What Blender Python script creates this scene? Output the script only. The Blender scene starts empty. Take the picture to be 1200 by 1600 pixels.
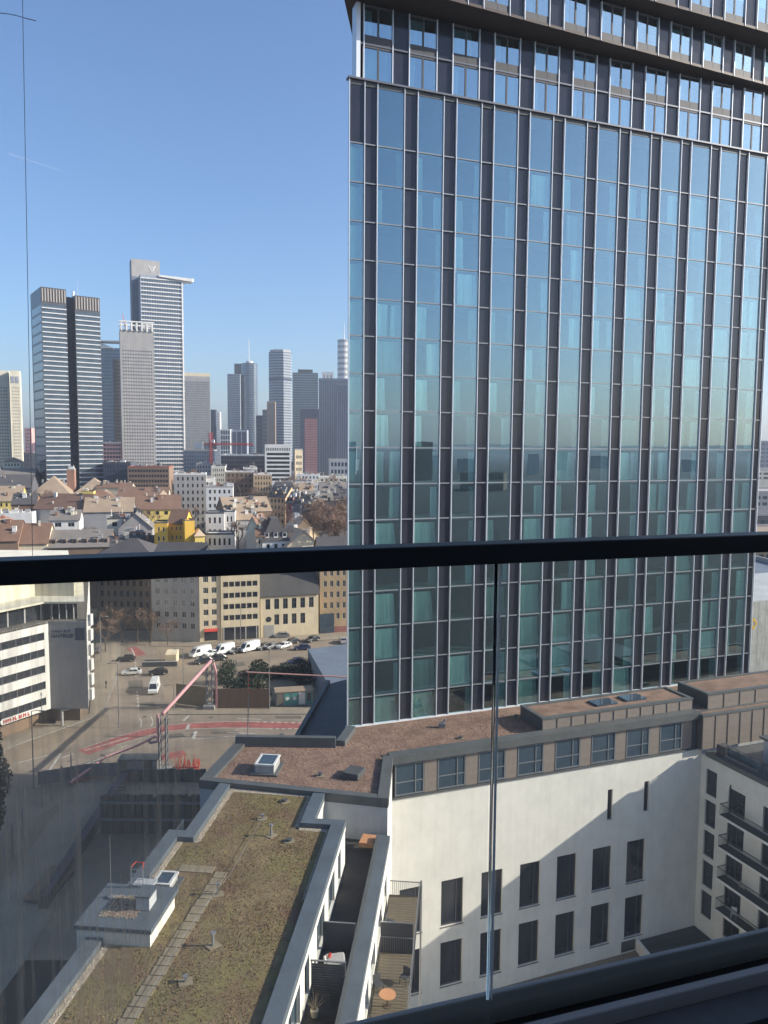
import bpy, bmesh, math, random
from mathutils import Vector, Matrix
import numpy as np
random.seed(7); RND = random.Random(11)
C = bpy.context.scene.collection
SC = bpy.context.scene
R = math.radians
# ------------------------------------------------------------------ camera, sky, sun, exposure
CAMZ = 52.0; HAZE = 0.00016
PITCH, ROLL = math.atan(103 / 1200), 0.007
FW = Vector((0, math.cos(PITCH), -math.sin(PITCH)))
R0 = Vector((1, 0, 0)); U0 = Vector((0, math.sin(PITCH), math.cos(PITCH)))
RT = R0 * math.cos(ROLL) + U0 * math.sin(ROLL)
UP = -R0 * math.sin(ROLL) + U0 * math.cos(ROLL)
cam = bpy.data.cameras.new('camera'); camo = bpy.data.objects.new('camera', cam); C.objects.link(camo)
cam.sensor_fit = 'VERTICAL'; cam.sensor_height = 36; cam.sensor_width = 27; cam.lens = 27.0
cam.clip_start = 0.05; cam.clip_end = 20000
M4 = Matrix(((RT.x, UP.x, -FW.x, 0), (RT.y, UP.y, -FW.y, 0), (RT.z, UP.z, -FW.z, CAMZ), (0, 0, 0, 1)))
camo.matrix_world = M4
SC.camera = camo
SUN_EL = 25.0                       # the sun stands due +X (to the right), 25 degrees up
world = bpy.data.worlds.new('World'); SC.world = world; world.use_nodes = True
wt = world.node_tree; wt.nodes.clear()
wo = wt.nodes.new('ShaderNodeOutputWorld'); bg = wt.nodes.new('ShaderNodeBackground')
sky = wt.nodes.new('ShaderNodeTexSky'); sky.sky_type = 'NISHITA'; sky.sun_disc = False
sky.sun_elevation = R(SUN_EL); sky.sun_rotation = R(90)
sky.altitude = 100; sky.air_density = 1.0; sky.dust_density = 2.0; sky.ozone_density = 5.5
bg.inputs[1].default_value = 0.130
wt.links.new(sky.outputs[0], bg.inputs[0]); wt.links.new(bg.outputs[0], wo.inputs[0])
sl = bpy.data.lights.new('sun', 'SUN'); sl.energy = 5.0; sl.angle = R(0.53); sl.color = (1.0, 0.93, 0.82)
so = bpy.data.objects.new('sun', sl); C.objects.link(so)
sdir = Vector((math.cos(R(SUN_EL)), 0.0, math.sin(R(SUN_EL))))
so.rotation_euler = sdir.to_track_quat('Z', 'Y').to_euler(); so.location = (200, 0, 200)
SC.view_settings.view_transform = 'Standard'; SC.view_settings.look = 'None'
SC.view_settings.exposure = 0.75; SC.view_settings.gamma = 1.0; SC.view_settings.use_curve_mapping = False
SC.render.engine = 'CYCLES'
SC.cycles.max_bounces = 10; SC.cycles.transparent_max_bounces = 24; SC.cycles.glossy_bounces = 4
SC.cycles.diffuse_bounces = 3; SC.cycles.volume_bounces = 0
SC.cycles.caustics_reflective = False; SC.cycles.caustics_refractive = False
SC.cycles.use_denoising = True
try: SC.cycles.denoiser = 'OPENIMAGEDENOISE'
except Exception: pass
SC.cycles.sample_clamp_indirect = 6

# ------------------------------------------------------------------ survey helpers: the sight lines of the place
def _ray(x, y): return FW * 1200 + RT * (x - 600) - UP * (y - 800)
def on(x, y, z):
    d = _ray(x, y); t = (z - CAMZ) / d.z; return Vector((d.x * t, d.y * t, z))
def at(x, y, Y):
    d = _ray(x, y); t = Y / d.y; return Vector((d.x * t, Y, CAMZ + d.z * t))
# ------------------------------------------------------------------ materials
MATS = {}
def mat(name, col, rough=0.8, metal=0.0, var=0.18, scale=0.6, stretch=(1, 1, 1), bump=0.0, bscale=None, spec=0.3, fine=0.0):
    if name in MATS: return MATS[name]
    m = bpy.data.materials.new(name); m.use_nodes = True; nt = m.node_tree; b = nt.nodes['Principled BSDF']
    b.inputs['Roughness'].default_value = rough; b.inputs['Metallic'].default_value = metal
    b.inputs['Specular IOR Level'].default_value = spec
    tc = nt.nodes.new('ShaderNodeTexCoord'); mp = nt.nodes.new('ShaderNodeMapping')
    mp.inputs['Scale'].default_value = stretch
    nt.links.new(tc.outputs['Object'], mp.inputs['Vector'])
    nz = nt.nodes.new('ShaderNodeTexNoise'); nz.inputs['Scale'].default_value = scale; nz.inputs['Detail'].default_value = 5
    nz.inputs['Roughness'].default_value = 0.65
    nt.links.new(mp.outputs[0], nz.inputs['Vector'])
    cr = nt.nodes.new('ShaderNodeValToRGB'); lo = 1 - var; hi = 1 + var * 0.7
    cr.color_ramp.elements[0].position = 0.3; cr.color_ramp.elements[1].position = 0.7
    cr.color_ramp.elements[0].color = (col[0] * lo, col[1] * lo, col[2] * lo, 1)
    cr.color_ramp.elements[1].color = (min(col[0] * hi, .95), min(col[1] * hi, .95), min(col[2] * hi, .95), 1)
    nt.links.new(nz.outputs['Fac'], cr.inputs[0])
    out = cr.outputs[0]
    if fine:
        n2 = nt.nodes.new('ShaderNodeTexNoise'); n2.inputs['Scale'].default_value = scale * 14; n2.inputs['Detail'].default_value = 3
        nt.links.new(mp.outputs[0], n2.inputs['Vector'])
        mx = nt.nodes.new('ShaderNodeMix'); mx.data_type = 'RGBA'; mx.blend_type = 'OVERLAY'; mx.inputs[0].default_value = fine
        nt.links.new(out, mx.inputs[6]); nt.links.new(n2.outputs['Fac'], mx.inputs[7]); out = mx.outputs[2]
    nt.links.new(out, b.inputs['Base Color'])
    if bump:
        bp = nt.nodes.new('ShaderNodeBump'); bp.inputs['Strength'].default_value = bump
        n3 = nt.nodes.new('ShaderNodeTexNoise'); n3.inputs['Scale'].default_value = bscale or scale * 8; n3.inputs['Detail'].default_value = 4
        nt.links.new(tc.outputs['Object'], n3.inputs['Vector']); nt.links.new(n3.outputs['Fac'], bp.inputs['Height'])
        nt.links.new(bp.outputs[0], b.inputs['Normal'])
    MATS[name] = m; return m
def glass_mat(name, tint, gloss, base=0.3, rough=0.0, wave=0.0, wscale=0.4):
    """coated glass: mirror share (more at grazing angles) over tinted see-through"""
    m = bpy.data.materials.new(name); m.use_nodes = True; nt = m.node_tree; nt.nodes.clear()
    o = nt.nodes.new('ShaderNodeOutputMaterial'); mx = nt.nodes.new('ShaderNodeMixShader')
    tr = nt.nodes.new('ShaderNodeBsdfTransparent'); tr.inputs[0].default_value = (*tint, 1)
    gl = nt.nodes.new('ShaderNodeBsdfGlossy'); gl.inputs['Color'].default_value = (*gloss, 1); gl.inputs['Roughness'].default_value = rough
    lw_ = nt.nodes.new('ShaderNodeLayerWeight'); lw_.inputs['Blend'].default_value = 0.5; fr = nt.nodes.new('ShaderNodeMath'); fr.operation = 'POWER'; fr.inputs[1].default_value = 5.0
    nt.links.new(lw_.outputs['Facing'], fr.inputs[0])
    ma = nt.nodes.new('ShaderNodeMath'); ma.operation = 'MULTIPLY_ADD'; ma.inputs[1].default_value = (1 - base) * .8; ma.inputs[2].default_value = base
    ma.use_clamp = True
    nt.links.new(fr.outputs[0], ma.inputs[0]); nt.links.new(ma.outputs[0], mx.inputs[0])
    nt.links.new(tr.outputs[0], mx.inputs[1]); nt.links.new(gl.outputs[0], mx.inputs[2]); nt.links.new(mx.outputs[0], o.inputs[0])
    if wave:
        tc = nt.nodes.new('ShaderNodeTexCoord'); nz = nt.nodes.new('ShaderNodeTexNoise'); nz.inputs['Scale'].default_value = wscale
        nz.inputs['Detail'].default_value = 1
        oi = nt.nodes.new('ShaderNodeObjectInfo'); va = nt.nodes.new('ShaderNodeVectorMath'); va.operation = 'ADD'
        nt.links.new(tc.outputs['Object'], va.inputs[0]); nt.links.new(oi.outputs['Location'], va.inputs[1])
        bp = nt.nodes.new('ShaderNodeBump'); bp.inputs['Strength'].default_value = wave; bp.inputs['Distance'].default_value = 0.02
        nt.links.new(va.outputs[0], nz.inputs['Vector']); nt.links.new(nz.outputs['Fac'], bp.inputs['Height'])
        nt.links.new(bp.outputs[0], gl.inputs['Normal'])
    MATS[name] = m; return m
glass_mat('tower_glass', (0.74, 0.91, 0.90), (0.74, 0.90, 1.0), 0.215, 0.004, 0.10)
glass_mat('upper_glass', (0.66, 0.84, 0.88), (0.76, 0.92, 1.0), 0.33, 0.004, 0.25)
mat('window_glass', (0.03, 0.035, 0.045), 0.06, 0, 0.5, 0.25, spec=0.8)
mat('window_glass_blue', (0.05, 0.075, 0.10), 0.08, 0, 0.4, 0.2, spec=0.8)
mat('window_frame_grey', (0.16, 0.17, 0.18), 0.5)
mat('window_frame_white', (0.62, 0.62, 0.6), 0.5)
mat('dark_panel', (0.030, 0.032, 0.045), 0.12, 0.0, 0.25, 0.4, spec=0.45)
mat('aluminium', (0.80, 0.82, 0.85), 0.35, 0.15, 0.05)
mat('aluminium_dark', (0.16, 0.165, 0.18), 0.4, 0.5, 0.08)
mat('frame_taupe', (0.085, 0.085, 0.09), 0.6, 0.1, 0.12)
mat('bronze_soffit', (0.075, 0.055, 0.048), 0.55, 0.1, 0.15, 1.0)
mat('curtain', (0.66, 0.69, 0.66), 0.95, 0, 0.1, 1.0)
mat('curtain_white', (0.84, 0.85, 0.82), 0.95, 0, 0.1, 1.0)
mat('curtain_dim', (0.42, 0.46, 0.44), 0.95, 0, 0.1, 1.0)
mat('transom_grey', (0.24, 0.25, 0.27), 0.45, 0.2, 0.08)
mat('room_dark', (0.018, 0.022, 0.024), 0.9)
mat('slab', (0.14, 0.15, 0.15), 0.9)
mat('white_plaster', (0.66, 0.635, 0.575), 0.9, 0, 0.09, 0.7, (1, 1, 0.8), 0.05, 30)
mat('coping_zinc', (0.125, 0.145, 0.165), 0.55, 0.25, 0.2, 0.5, fine=0.1)
mat('coping_dark', (0.11, 0.115, 0.115), 0.55, 0.2, 0.2, 0.6)
mat('clad_panel', (0.27, 0.225, 0.195), 0.5, 0.35, 0.14, 2.5, (1, 1, 1), 0.12, 14)
mat('clad_dark', (0.085, 0.085, 0.09), 0.6, 0.2, 0.15)
def sedum_mat():
    m = mat('sedum_soil', (0.20, 0.148, 0.08), 1.0, 0, 0.4, 0.5, bump=0.7, bscale=9, fine=0.3); nt = m.node_tree; b = nt.nodes['Principled BSDF']
    src = b.inputs['Base Color'].links[0].from_socket; tc = nt.nodes.new('ShaderNodeTexCoord')
    for (sc, seed, c, lo, hi) in ((0.33, 3.0, (.18, .16, .06), .46, .62), (0.45, 9.0, (.15, .085, .06), .5, .66), (1.7, 5.0, (.10, .075, .05), .55, .72)):
        mp = nt.nodes.new('ShaderNodeMapping'); mp.inputs['Location'].default_value = (seed, seed * 2, 0); nz = nt.nodes.new('ShaderNodeTexNoise'); nz.inputs['Scale'].default_value = sc; nz.inputs['Detail'].default_value = 4
        mr = nt.nodes.new('ShaderNodeMapRange'); mr.inputs[1].default_value = lo; mr.inputs[2].default_value = hi; mr.inputs[4].default_value = .75; mx = nt.nodes.new('ShaderNodeMix'); mx.data_type = 'RGBA'
        nt.links.new(tc.outputs['Object'], mp.inputs[0]); nt.links.new(mp.outputs[0], nz.inputs['Vector']); nt.links.new(nz.outputs['Fac'], mr.inputs[0]); nt.links.new(mr.outputs[0], mx.inputs[0]); nt.links.new(src, mx.inputs[6]); mx.inputs[7].default_value = (*c, 1); src = mx.outputs[2]
    nt.links.new(src, b.inputs['Base Color'])
sedum_mat()
mat('red_gravel', (0.24, 0.155, 0.115), 1.0, 0, 0.45, 0.6, bump=0.6, bscale=10, fine=0.35)
mat('pebble', (0.42, 0.36, 0.29), 0.95, 0, 0.3, 9.0)
mat('paver', (0.245, 0.20, 0.135), 0.95, 0, 0.2, 2.0, fine=0.2)
mat('deck', (0.06, 0.056, 0.052), 0.9, 0, 0.35, 1.2, (1, 1, 1), 0.2, 5, fine=0.3)
mat('wood_deck', (0.17, 0.14, 0.10), 0.9, 0, 0.35, 1.5, (1, 6, 1), 0.2, 6)
mat('asphalt_patch', (0.14, 0.12, 0.10), 0.95, 0, 0.3, 0.3, fine=0.2)
mat('asphalt', (0.26, 0.21, 0.165), 0.95, 0, 0.32, 0.12, bump=0.1, bscale=6, fine=0.15)
mat('asphalt_brown', (0.28, 0.22, 0.16), 0.95, 0, 0.25, 0.10, bump=0.1, bscale=5, fine=0.15)
mat('pavement', (0.30, 0.25, 0.19), 0.95, 0, 0.2, 0.2, fine=0.15)
mat('kerb', (0.3, 0.28, 0.25), 0.9)
mat('bike_red', (0.33, 0.115, 0.10), 0.9, 0, 0.35, 0.5, fine=0.25)
mat('road_white', (0.50, 0.47, 0.42), 0.9, 0, 0.4, 1.2, fine=0.3)
mat('city_ground', (0.045, 0.045, 0.045), 1.0, 0, 0.4, 0.02, fine=0.2)
mat('pink_pipe', (0.62, 0.33, 0.34), 0.5, 0, 0.12, 0.8)
mat('steel_grey', (0.25, 0.25, 0.26), 0.5, 0.4, 0.1)
mat('steel_bright', (0.75, 0.75, 0.75), 0.25, 0.9, 0.05)
mat('black_coat', (0.006, 0.006, 0.007), 0.5, 0.0, 0.2, 3.0, spec=0.4)
mat('floor_tile', (0.42, 0.41, 0.40), 0.85, 0, 0.12, 2.0, bump=0.08, bscale=40, fine=0.15)
mat('joint_seal', (0.72, 0.71, 0.68), 0.3, 0.2, 0.1)
mat('charcoal_concrete', (0.075, 0.078, 0.082), 0.85, 0, 0.12, 2.0, bump=0.08, bscale=40, fine=0.15)
mat('teal_metal', (0.10, 0.30, 0.28), 0.5)
mat('red_paint', (0.5, 0.06, 0.045), 0.5)
mat('orange_wood', (0.5, 0.25, 0.13), 0.6, 0, 0.1, 3)
mat('bark', (0.12, 0.09, 0.065), 0.95, 0, 0.3, 3)
mat('twig', (0.20, 0.135, 0.10), 1.0, 0, 0.3, 0.5)
mat('evergreen', (0.030, 0.042, 0.026), 0.95, 0, 0.5, 0.8)
mat('skin', (0.45, 0.28, 0.21), 0.6); mat('cloth_dark', (0.03, 0.03, 0.04), 0.9)
mat('tyre', (0.02, 0.02, 0.02), 0.9)
# ------------------------------------------------------------------ mesh helpers
class MB:
    def __init__(s): s.v = []; s.f = []; s.mi = []; s.m = 0
    def q(s, *p):
        n = len(s.v); s.v += [tuple(a) for a in p]; s.f.append(tuple(range(n, n + len(p)))); s.mi.append(s.m)
    def box(s, x0, y0, z0, x1, y1, z1):
        n = len(s.v)
        s.v += [(x0, y0, z0), (x1, y0, z0), (x1, y1, z0), (x0, y1, z0), (x0, y0, z1), (x1, y0, z1), (x1, y1, z1), (x0, y1, z1)]
        for f in ((0, 3, 2, 1), (4, 5, 6, 7), (0, 1, 5, 4), (1, 2, 6, 5), (2, 3, 7, 6), (3, 0, 4, 7)):
            s.f.append(tuple(n + i for i in f)); s.mi.append(s.m)
        return s
    def prism(s, poly, z0, z1, bottom=True):
        """poly counter-clockwise; z0/z1 may be numbers or lists per vertex"""
        k = len(poly); a = z0 if isinstance(z0, (list, tuple)) else [z0] * k; b = z1 if isinstance(z1, (list, tuple)) else [z1] * k
        n = len(s.v)
        s.v += [(p[0], p[1], a[i]) for i, p in enumerate(poly)] + [(p[0], p[1], b[i]) for i, p in enumerate(poly)]
        s.f.append(tuple(n + k + i for i in range(k))); s.mi.append(s.m)
        if bottom: s.f.append(tuple(n + k - 1 - i for i in range(k))); s.mi.append(s.m)
        for i in range(k):
            j = (i + 1) % k; s.f.append((n + i, n + j, n + k + j, n + k + i)); s.mi.append(s.m)
        return s
    def tube(s, p0, p1, r, n=8, r1=None, cap=True):
        p0 = Vector(p0); p1 = Vector(p1); r1 = r if r1 is None else r1
        d = (p1 - p0).normalized(); a = d.orthogonal().normalized(); b = d.cross(a); o = len(s.v)
        for P, rr in ((p0, r), (p1, r1)):
            for i in range(n):
                t = 2 * math.pi * i / n; s.v.append(tuple(P + (a * math.cos(t) + b * math.sin(t)) * rr))
        for i in range(n):
            j = (i + 1) % n; s.f.append((o + i, o + j, o + n + j, o + n + i)); s.mi.append(s.m)
        if cap:
            s.f.append(tuple(o + n - 1 - i for i in range(n))); s.mi.append(s.m)
            s.f.append(tuple(o + n + i for i in range(n))); s.mi.append(s.m)
        return s
    def path(s, pts, r, n=8):
        for a, b in zip(pts[:-1], pts[1:]): s.tube(a, b, r, n)
        return s
    def mesh(s, name, mats):
        me = bpy.data.meshes.new(name); me.from_pydata(s.v, [], s.f)
        if not isinstance(mats, (list, tuple)): mats = [mats]
        for m in mats: me.materials.append(MATS[m] if isinstance(m, str) else m)
        if len(mats) > 1: me.polygons.foreach_set('material_index', s.mi)
        me.update(); return me
    def build(s, name, mats, parent=None, loc=None, rz=0, smooth=False):
        me = s.mesh(name, mats)
        if smooth: me.polygons.foreach_set('use_smooth', [True] * len(me.polygons))
        return put(name, me, parent, loc, rz)
def put(name, me, parent=None, loc=None, rz=0):
    o = bpy.data.objects.new(name, me); C.objects.link(o); o.parent = parent
    if loc is not None: o.location = loc
    if rz: o.rotation_euler = (0, 0, rz)
    return o
def tag(o, label=None, cat=None, group=None, kind=None):
    if label: o['label'] = label
    if cat: o['category'] = cat
    if group: o['group'] = group
    if kind: o['kind'] = kind
    return o
def thing(name, label, cat, loc=(0, 0, 0), rz=0, group=None):
    o = bpy.data.objects.new(name, None); C.objects.link(o); o.location = loc; o.rotation_euler = (0, 0, rz)
    o.empty_display_size = 0.5
    return tag(o, label, cat, group)
def struct(name, mb, m, loc=None, rz=0): return tag(mb.build(name, m, None, loc, rz), kind='structure')
def copy_tree(o, parent=None):
    c = o.copy(); C.objects.link(c); c.parent = parent
    for ch in list(o.children): copy_tree(ch, c)
    return c
def bevel(o, w=0.02, seg=2):
    m = o.modifiers.new('bevel', 'BEVEL'); m.width = w; m.segments = seg; m.limit_method = 'ANGLE'; return o
def holed(mb, O, U, N, L, z0, z1, holes, depth=0.15):
    """a wall face from O along U (unit) of length L, with rectangular openings and their reveals; N outward"""
    O = Vector((O[0], O[1], 0)); U = Vector((U[0], U[1], 0)); N = Vector((N[0], N[1], 0))
    us = sorted({0, L} | {h[0] for h in holes} | {h[1] for h in holes}); zs = sorted({z0, z1} | {h[2] for h in holes} | {h[3] for h in holes})
    P = lambda u, z, dd=0: O + U * u + Vector((0, 0, z)) - N * dd
    taken = set()
    ui = {round(u, 5): i for i, u in enumerate(us)}; zi = {round(z, 5): i for i, z in enumerate(zs)}
    for h in holes:
        for i in range(ui[round(h[0], 5)], ui[round(h[1], 5)]):
            for j in range(zi[round(h[2], 5)], zi[round(h[3], 5)]): taken.add((i, j))
    for i in range(len(us) - 1):
        j = 0
        while j < len(zs) - 1:
            if (i, j) in taken: j += 1; continue
            k = j
            while k + 1 < len(zs) - 1 and (i, k + 1) not in taken: k += 1
            mb.q(P(us[i], zs[j]), P(us[i + 1], zs[j]), P(us[i + 1], zs[k + 1]), P(us[i], zs[k + 1])); j = k + 1
    for a, b, c, e in holes:
        mb.q(P(a, c), P(a, c, depth), P(a, e, depth), P(a, e)); mb.q(P(b, c), P(b, e), P(b, e, depth), P(b, c, depth))
        mb.q(P(a, c), P(b, c), P(b, c, depth), P(a, c, depth)); mb.q(P(a, e), P(a, e, depth), P(b, e, depth), P(b, e))
WCACHE = {}
def window_mesh(w, h, fr=0.08, muls=(), trans=(), gm='window_glass', fm='window_frame_grey'):
    key = (round(w, 2), round(h, 2), fr, tuple(muls), tuple(trans), gm, fm)
    if key in WCACHE: return WCACHE[key]
    b = MB(); b.m = 0
    b.q((0, 0, 0), (w, 0, 0), (w, 0, h), (0, 0, h))
    b.m = 1; t = 0.06
    if fr:
        b.box(0, -t, 0, fr, -0.002, h); b.box(w - fr, -t, 0, w, -0.002, h); b.box(fr, -t, 0, w - fr, -0.002, fr); b.box(fr, -t, h - fr, w - fr, -0.002, h)
    for u in muls: b.box(u * w - fr * .4, -t * .9, fr, u * w + fr * .4, -0.002, h - fr)
    for z in trans: b.box(fr, -t * .8, z * h - fr * .4, w - fr, -0.002, z * h + fr * .4)
    WCACHE[key] = b.mesh('window', [gm, fm]); return WCACHE[key]
FACES = {'F': 0, 'R': math.pi / 2, 'L': -math.pi / 2, 'B': math.pi}
# ------------------------------------------------------------------ general building
def wing_holes(L, sp):
    """sp: cols, rows, fw (share of bay), fh (share of storey), z0, z1, m (side margin)"""
    c, r_ = sp['n']; m = sp.get('m', 0.6); z0 = sp['z0']; z1 = sp['z1']; bw = (L - 2 * m) / c; sh = (z1 - z0) / r_; out = []
    for j in range(r_):
        for i in range(c):
            if (i, j) in sp.get('skip', ()): continue
            w = bw * sp.get('fw', 0.5); h = sh * sp.get('fh', 0.55); u = m + bw * i + (bw - w) / 2; z = z0 + sh * j + (sh - h) * sp.get('fs', 0.55)
            out.append((round(u, 3), round(u + w, 3), round(z, 3), round(z + h, 3)))
    return out
def roof_mesh(kind, W, D, z, h, oh=0.35, t=0.18):
    b = MB(); x0, x1, y0, y1 = -oh, W + oh, -oh, D + oh
    if kind == 'gx':      # ridge along the front
        ym = D / 2; zo = z - h * oh / (D / 2)
        for (a, c) in ((y0, ym), (ym, y1)):
            za, zc = (zo, z + h) if a == y0 else (z + h, zo)
            b.prism([(x0, a), (x1, a), (x1, c), (x0, c)], [za, za, zc, zc], [za + t, za + t, zc + t, zc + t])
    elif kind == 'gy':    # ridge runs back from the front
        xm = W / 2; zo = z - h * oh / (W / 2)
        for (a, c) in ((x0, xm), (xm, x1)):
            za, zc = (zo, z + h) if a == x0 else (z + h, zo)
            b.prism([(a, y0), (c, y0), (c, y1), (a, y1)], [za, zc, zc, za], [za + t, zc + t, zc + t, za + t])
    elif kind in ('hip', 'mansard'):
        i = min(W, D) / 2 if kind == 'hip' else h * 0.45
        i = min(i, min(W, D) / 2 - 0.01)
        A = [(x0, y0, z), (x1, y0, z), (x1, y1, z), (x0, y1, z)]
        Bq = [(i, i, z + h), (W - i, i, z + h), (W - i, D - i, z + h), (i, D - i, z + h)]
        for k in range(4): j = (k + 1) % 4; b.q(A[k], A[j], Bq[j], Bq[k])
        b.q(*Bq); b.q(A[3], A[2], A[1], A[0])
    return b
def bld(name, label, cat, xl, xr, Y, dep, rot=0.0, yt=None, zt=None, wall='w', roof=('flat',), wins=(), z0=0.0, group=None,
        gm='window_glass', fm='window_frame_grey', chim=0, dorm=0, P0=None, W=None, clut=0):
    """xl..xr: the sight lines of the front's two ends, Y: distance of the front's first corner, rot: turn of the front (degrees)"""
    r_ = R(rot); fd = Vector((math.cos(r_), math.sin(r_), 0))
    if P0 is None: P0 = at(xl, yt if yt is not None else 800, Y)
    H = zt if zt is not None else P0.z
    if W is None:
        d = _ray(xr, yt if yt is not None else 800); d2 = Vector((d.x, d.y)); # P0 + fd*W parallel to d2
        W = (d2.x * P0.y - d2.y * P0.x) / (d2.y * fd.x - d2.x * fd.y)
    T = thing(name, label, cat, (P0.x, P0.y, z0), r_, group); H -= z0
    b = MB(); sides = {'F': ((0, 0), (1, 0), (0, -1), W), 'R': ((W, 0), (0, 1), (1, 0), dep), 'B': ((W, dep), (-1, 0), (0, 1), W), 'L': ((0, dep), (0, -1), (-1, 0), dep)}
    allh = {k: [] for k in sides}
    for sp in wins:
        L = sides[sp['f']][3]; hs = wing_holes(L, dict(sp, z0=sp['z0'] - z0, z1=min(sp['z1'], H + z0) - z0)); allh[sp['f']] += [(h, sp) for h in hs]
    for k, (O, U, N, L) in sides.items():
        holed(b, O, U, N, L, 0, H, [h for h, _ in allh[k]], 0.18)
        small = MB()
        for (u0, u1, a, e), sp in allh[k]:
            if sp.get('each'):
                me = window_mesh(u1 - u0, e - a, sp.get('fr', 0.07), sp.get('mul', ()), sp.get('tr', ()), gm, fm)
                put('window', me, T, (O[0] + U[0] * u0 - N[0] * 0.14, O[1] + U[1] * u0 - N[1] * 0.14, a), FACES[k])
            else:
                P = lambda u, z: (O[0] + U[0] * u - N[0] * .12, O[1] + U[1] * u - N[1] * .12, z)
                small.q(P(u0, a), P(u1, a), P(u1, e), P(u0, e))
        if small.f: tag(small.build('window_glazing', gm, T), kind='stuff')
    rk = roof[0]; rm = roof[1] if len(roof) > 1 else wall; rh = roof[2] if len(roof) > 2 else 0.6
    if rk == 'flat':
        b.q((0, 0, H), (W, 0, H), (W, dep, H), (0, dep, H))
        p = MB(); t = min(0.5, W * .1)
        for (x0, y0, x1, y1) in ((0, 0, W, t), (0, dep - t, W, dep), (0, t, t, dep - t), (W - t, t, W, dep - t)): p.box(x0, y0, H + .003, x1, y1, H + rh)
        RO = p.build('parapet', rm, T); top = H
    else:
        RO = roof_mesh(rk, W, dep, H, rh).build('roof', rm, T); top = H + rh * .6
        if rk == 'gx':
            for x, s in ((0, 1), (W, -1)): b.q(*[(x, y, z) for y, z in ((0, H), (dep / 2, H + rh), (dep, H))][::s])
        if rk == 'gy':
            for y, s in ((0, 1), (dep, -1)): b.q(*[(x, y, z) for x, z in ((0, H), (W, H), (W / 2, H + rh))][::s])
    b.build('wall', wall, T)
    for i in range(chim):
        c = MB(); x = W * RND.uniform(.12, .88); y = dep * RND.uniform(.3, .7); s = RND.uniform(.35, .6); hh = RND.uniform(1.2, 2.4)
        c.box(x - s, y - s * .7, H - .1, x + s, y + s * .7, top + hh); c.box(x - s - .08, y - s * .7 - .08, top + hh + .003, x + s + .08, y + s * .7 + .08, top + hh + .18)
        c.build('chimney', RND.choice(['cream_w', 'brick_w', 'greyw']), RO)
    for i in range(dorm):
        c = MB(); x = W * (i + .5) / dorm; c.m = 0
        yy = (0.10 * dep if rk != 'mansard' else 0.2); zz = H + rh * .22
        c.box(x - .7, yy, zz - .6, x + .7, yy + rh * .7 + .8, zz + 1.3); c.m = 1; c.box(x - .5, yy - .03, zz, x + .5, yy - .004, zz + 1.0)
        c.m = 2; c.box(x - .85, yy - .15, zz + 1.303, x + .85, yy + rh * .7 + .8, zz + 1.42)
        c.build('dormer', [wall, 'window_glass', rm], RO)
    if clut:
        for i in range(clut):
            c = MB(); x = W * RND.uniform(.1, .9); y = dep * RND.uniform(.15, .85); s = RND.uniform(.4, 1.6); hh = RND.uniform(.5, 1.9); zz = H
            if rk == 'gx': zz = H + rh * (1 - abs(y - dep / 2) / (dep / 2))
            elif rk == 'gy': zz = H + rh * (1 - abs(x - W / 2) / (W / 2))
            elif rk != 'flat': continue
            if rk != 'flat': s *= .45
            k = RND.random()
            if k < .55 or rk != 'flat': c.box(x - s, y - s * .6, zz - .5, x + s, y + s * .6, zz + hh); c.box(x - s - .1, y - s * .6 - .1, zz + hh + .003, x + s + .1, y + s * .6 + .1, zz + hh + .14)
            else: c.tube((x, y, zz - .1), (x, y, zz + hh * 1.6), .12, 6); c.tube((x, y, zz + hh * 1.6), (x, y, zz + hh * 1.6 + .2), .25, 6)
            c.build('roof_unit', RND.choice(['white_w', 'ivory', 'greyw', 'conc', 'brick_w', 'coping_dark']), RO)
    T['W'] = W; T['H'] = H
    return T
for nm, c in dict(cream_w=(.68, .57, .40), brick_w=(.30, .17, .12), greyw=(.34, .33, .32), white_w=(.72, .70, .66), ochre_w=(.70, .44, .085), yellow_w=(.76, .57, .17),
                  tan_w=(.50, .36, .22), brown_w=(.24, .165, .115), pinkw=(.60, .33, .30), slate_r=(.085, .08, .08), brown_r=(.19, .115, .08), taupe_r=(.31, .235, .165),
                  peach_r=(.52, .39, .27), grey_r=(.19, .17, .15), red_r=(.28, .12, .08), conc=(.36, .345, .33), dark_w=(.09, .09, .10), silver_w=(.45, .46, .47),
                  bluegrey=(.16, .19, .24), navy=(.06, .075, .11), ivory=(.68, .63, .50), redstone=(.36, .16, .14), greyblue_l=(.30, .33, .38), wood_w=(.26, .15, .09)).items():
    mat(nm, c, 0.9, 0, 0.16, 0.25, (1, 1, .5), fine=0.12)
mat('steel_panel', (.30, .32, .35), 0.4, 0.4, 0.1, .2); mat('curtain_wall', (.14, .18, .24), 0.15, 0.3, 0.2, 0.05, spec=.7)
mat('curtain_wall_green', (.10, .14, .15), 0.15, 0.3, 0.2, 0.05, spec=.7)
# ------------------------------------------------------------------ ground
g = MB(); S = 9000; g.q((-S, -S, -.05), (S, -S, -.05), (S, S, -.05), (-S, S, -.05)); struct('ground', g, 'city_ground')
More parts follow.
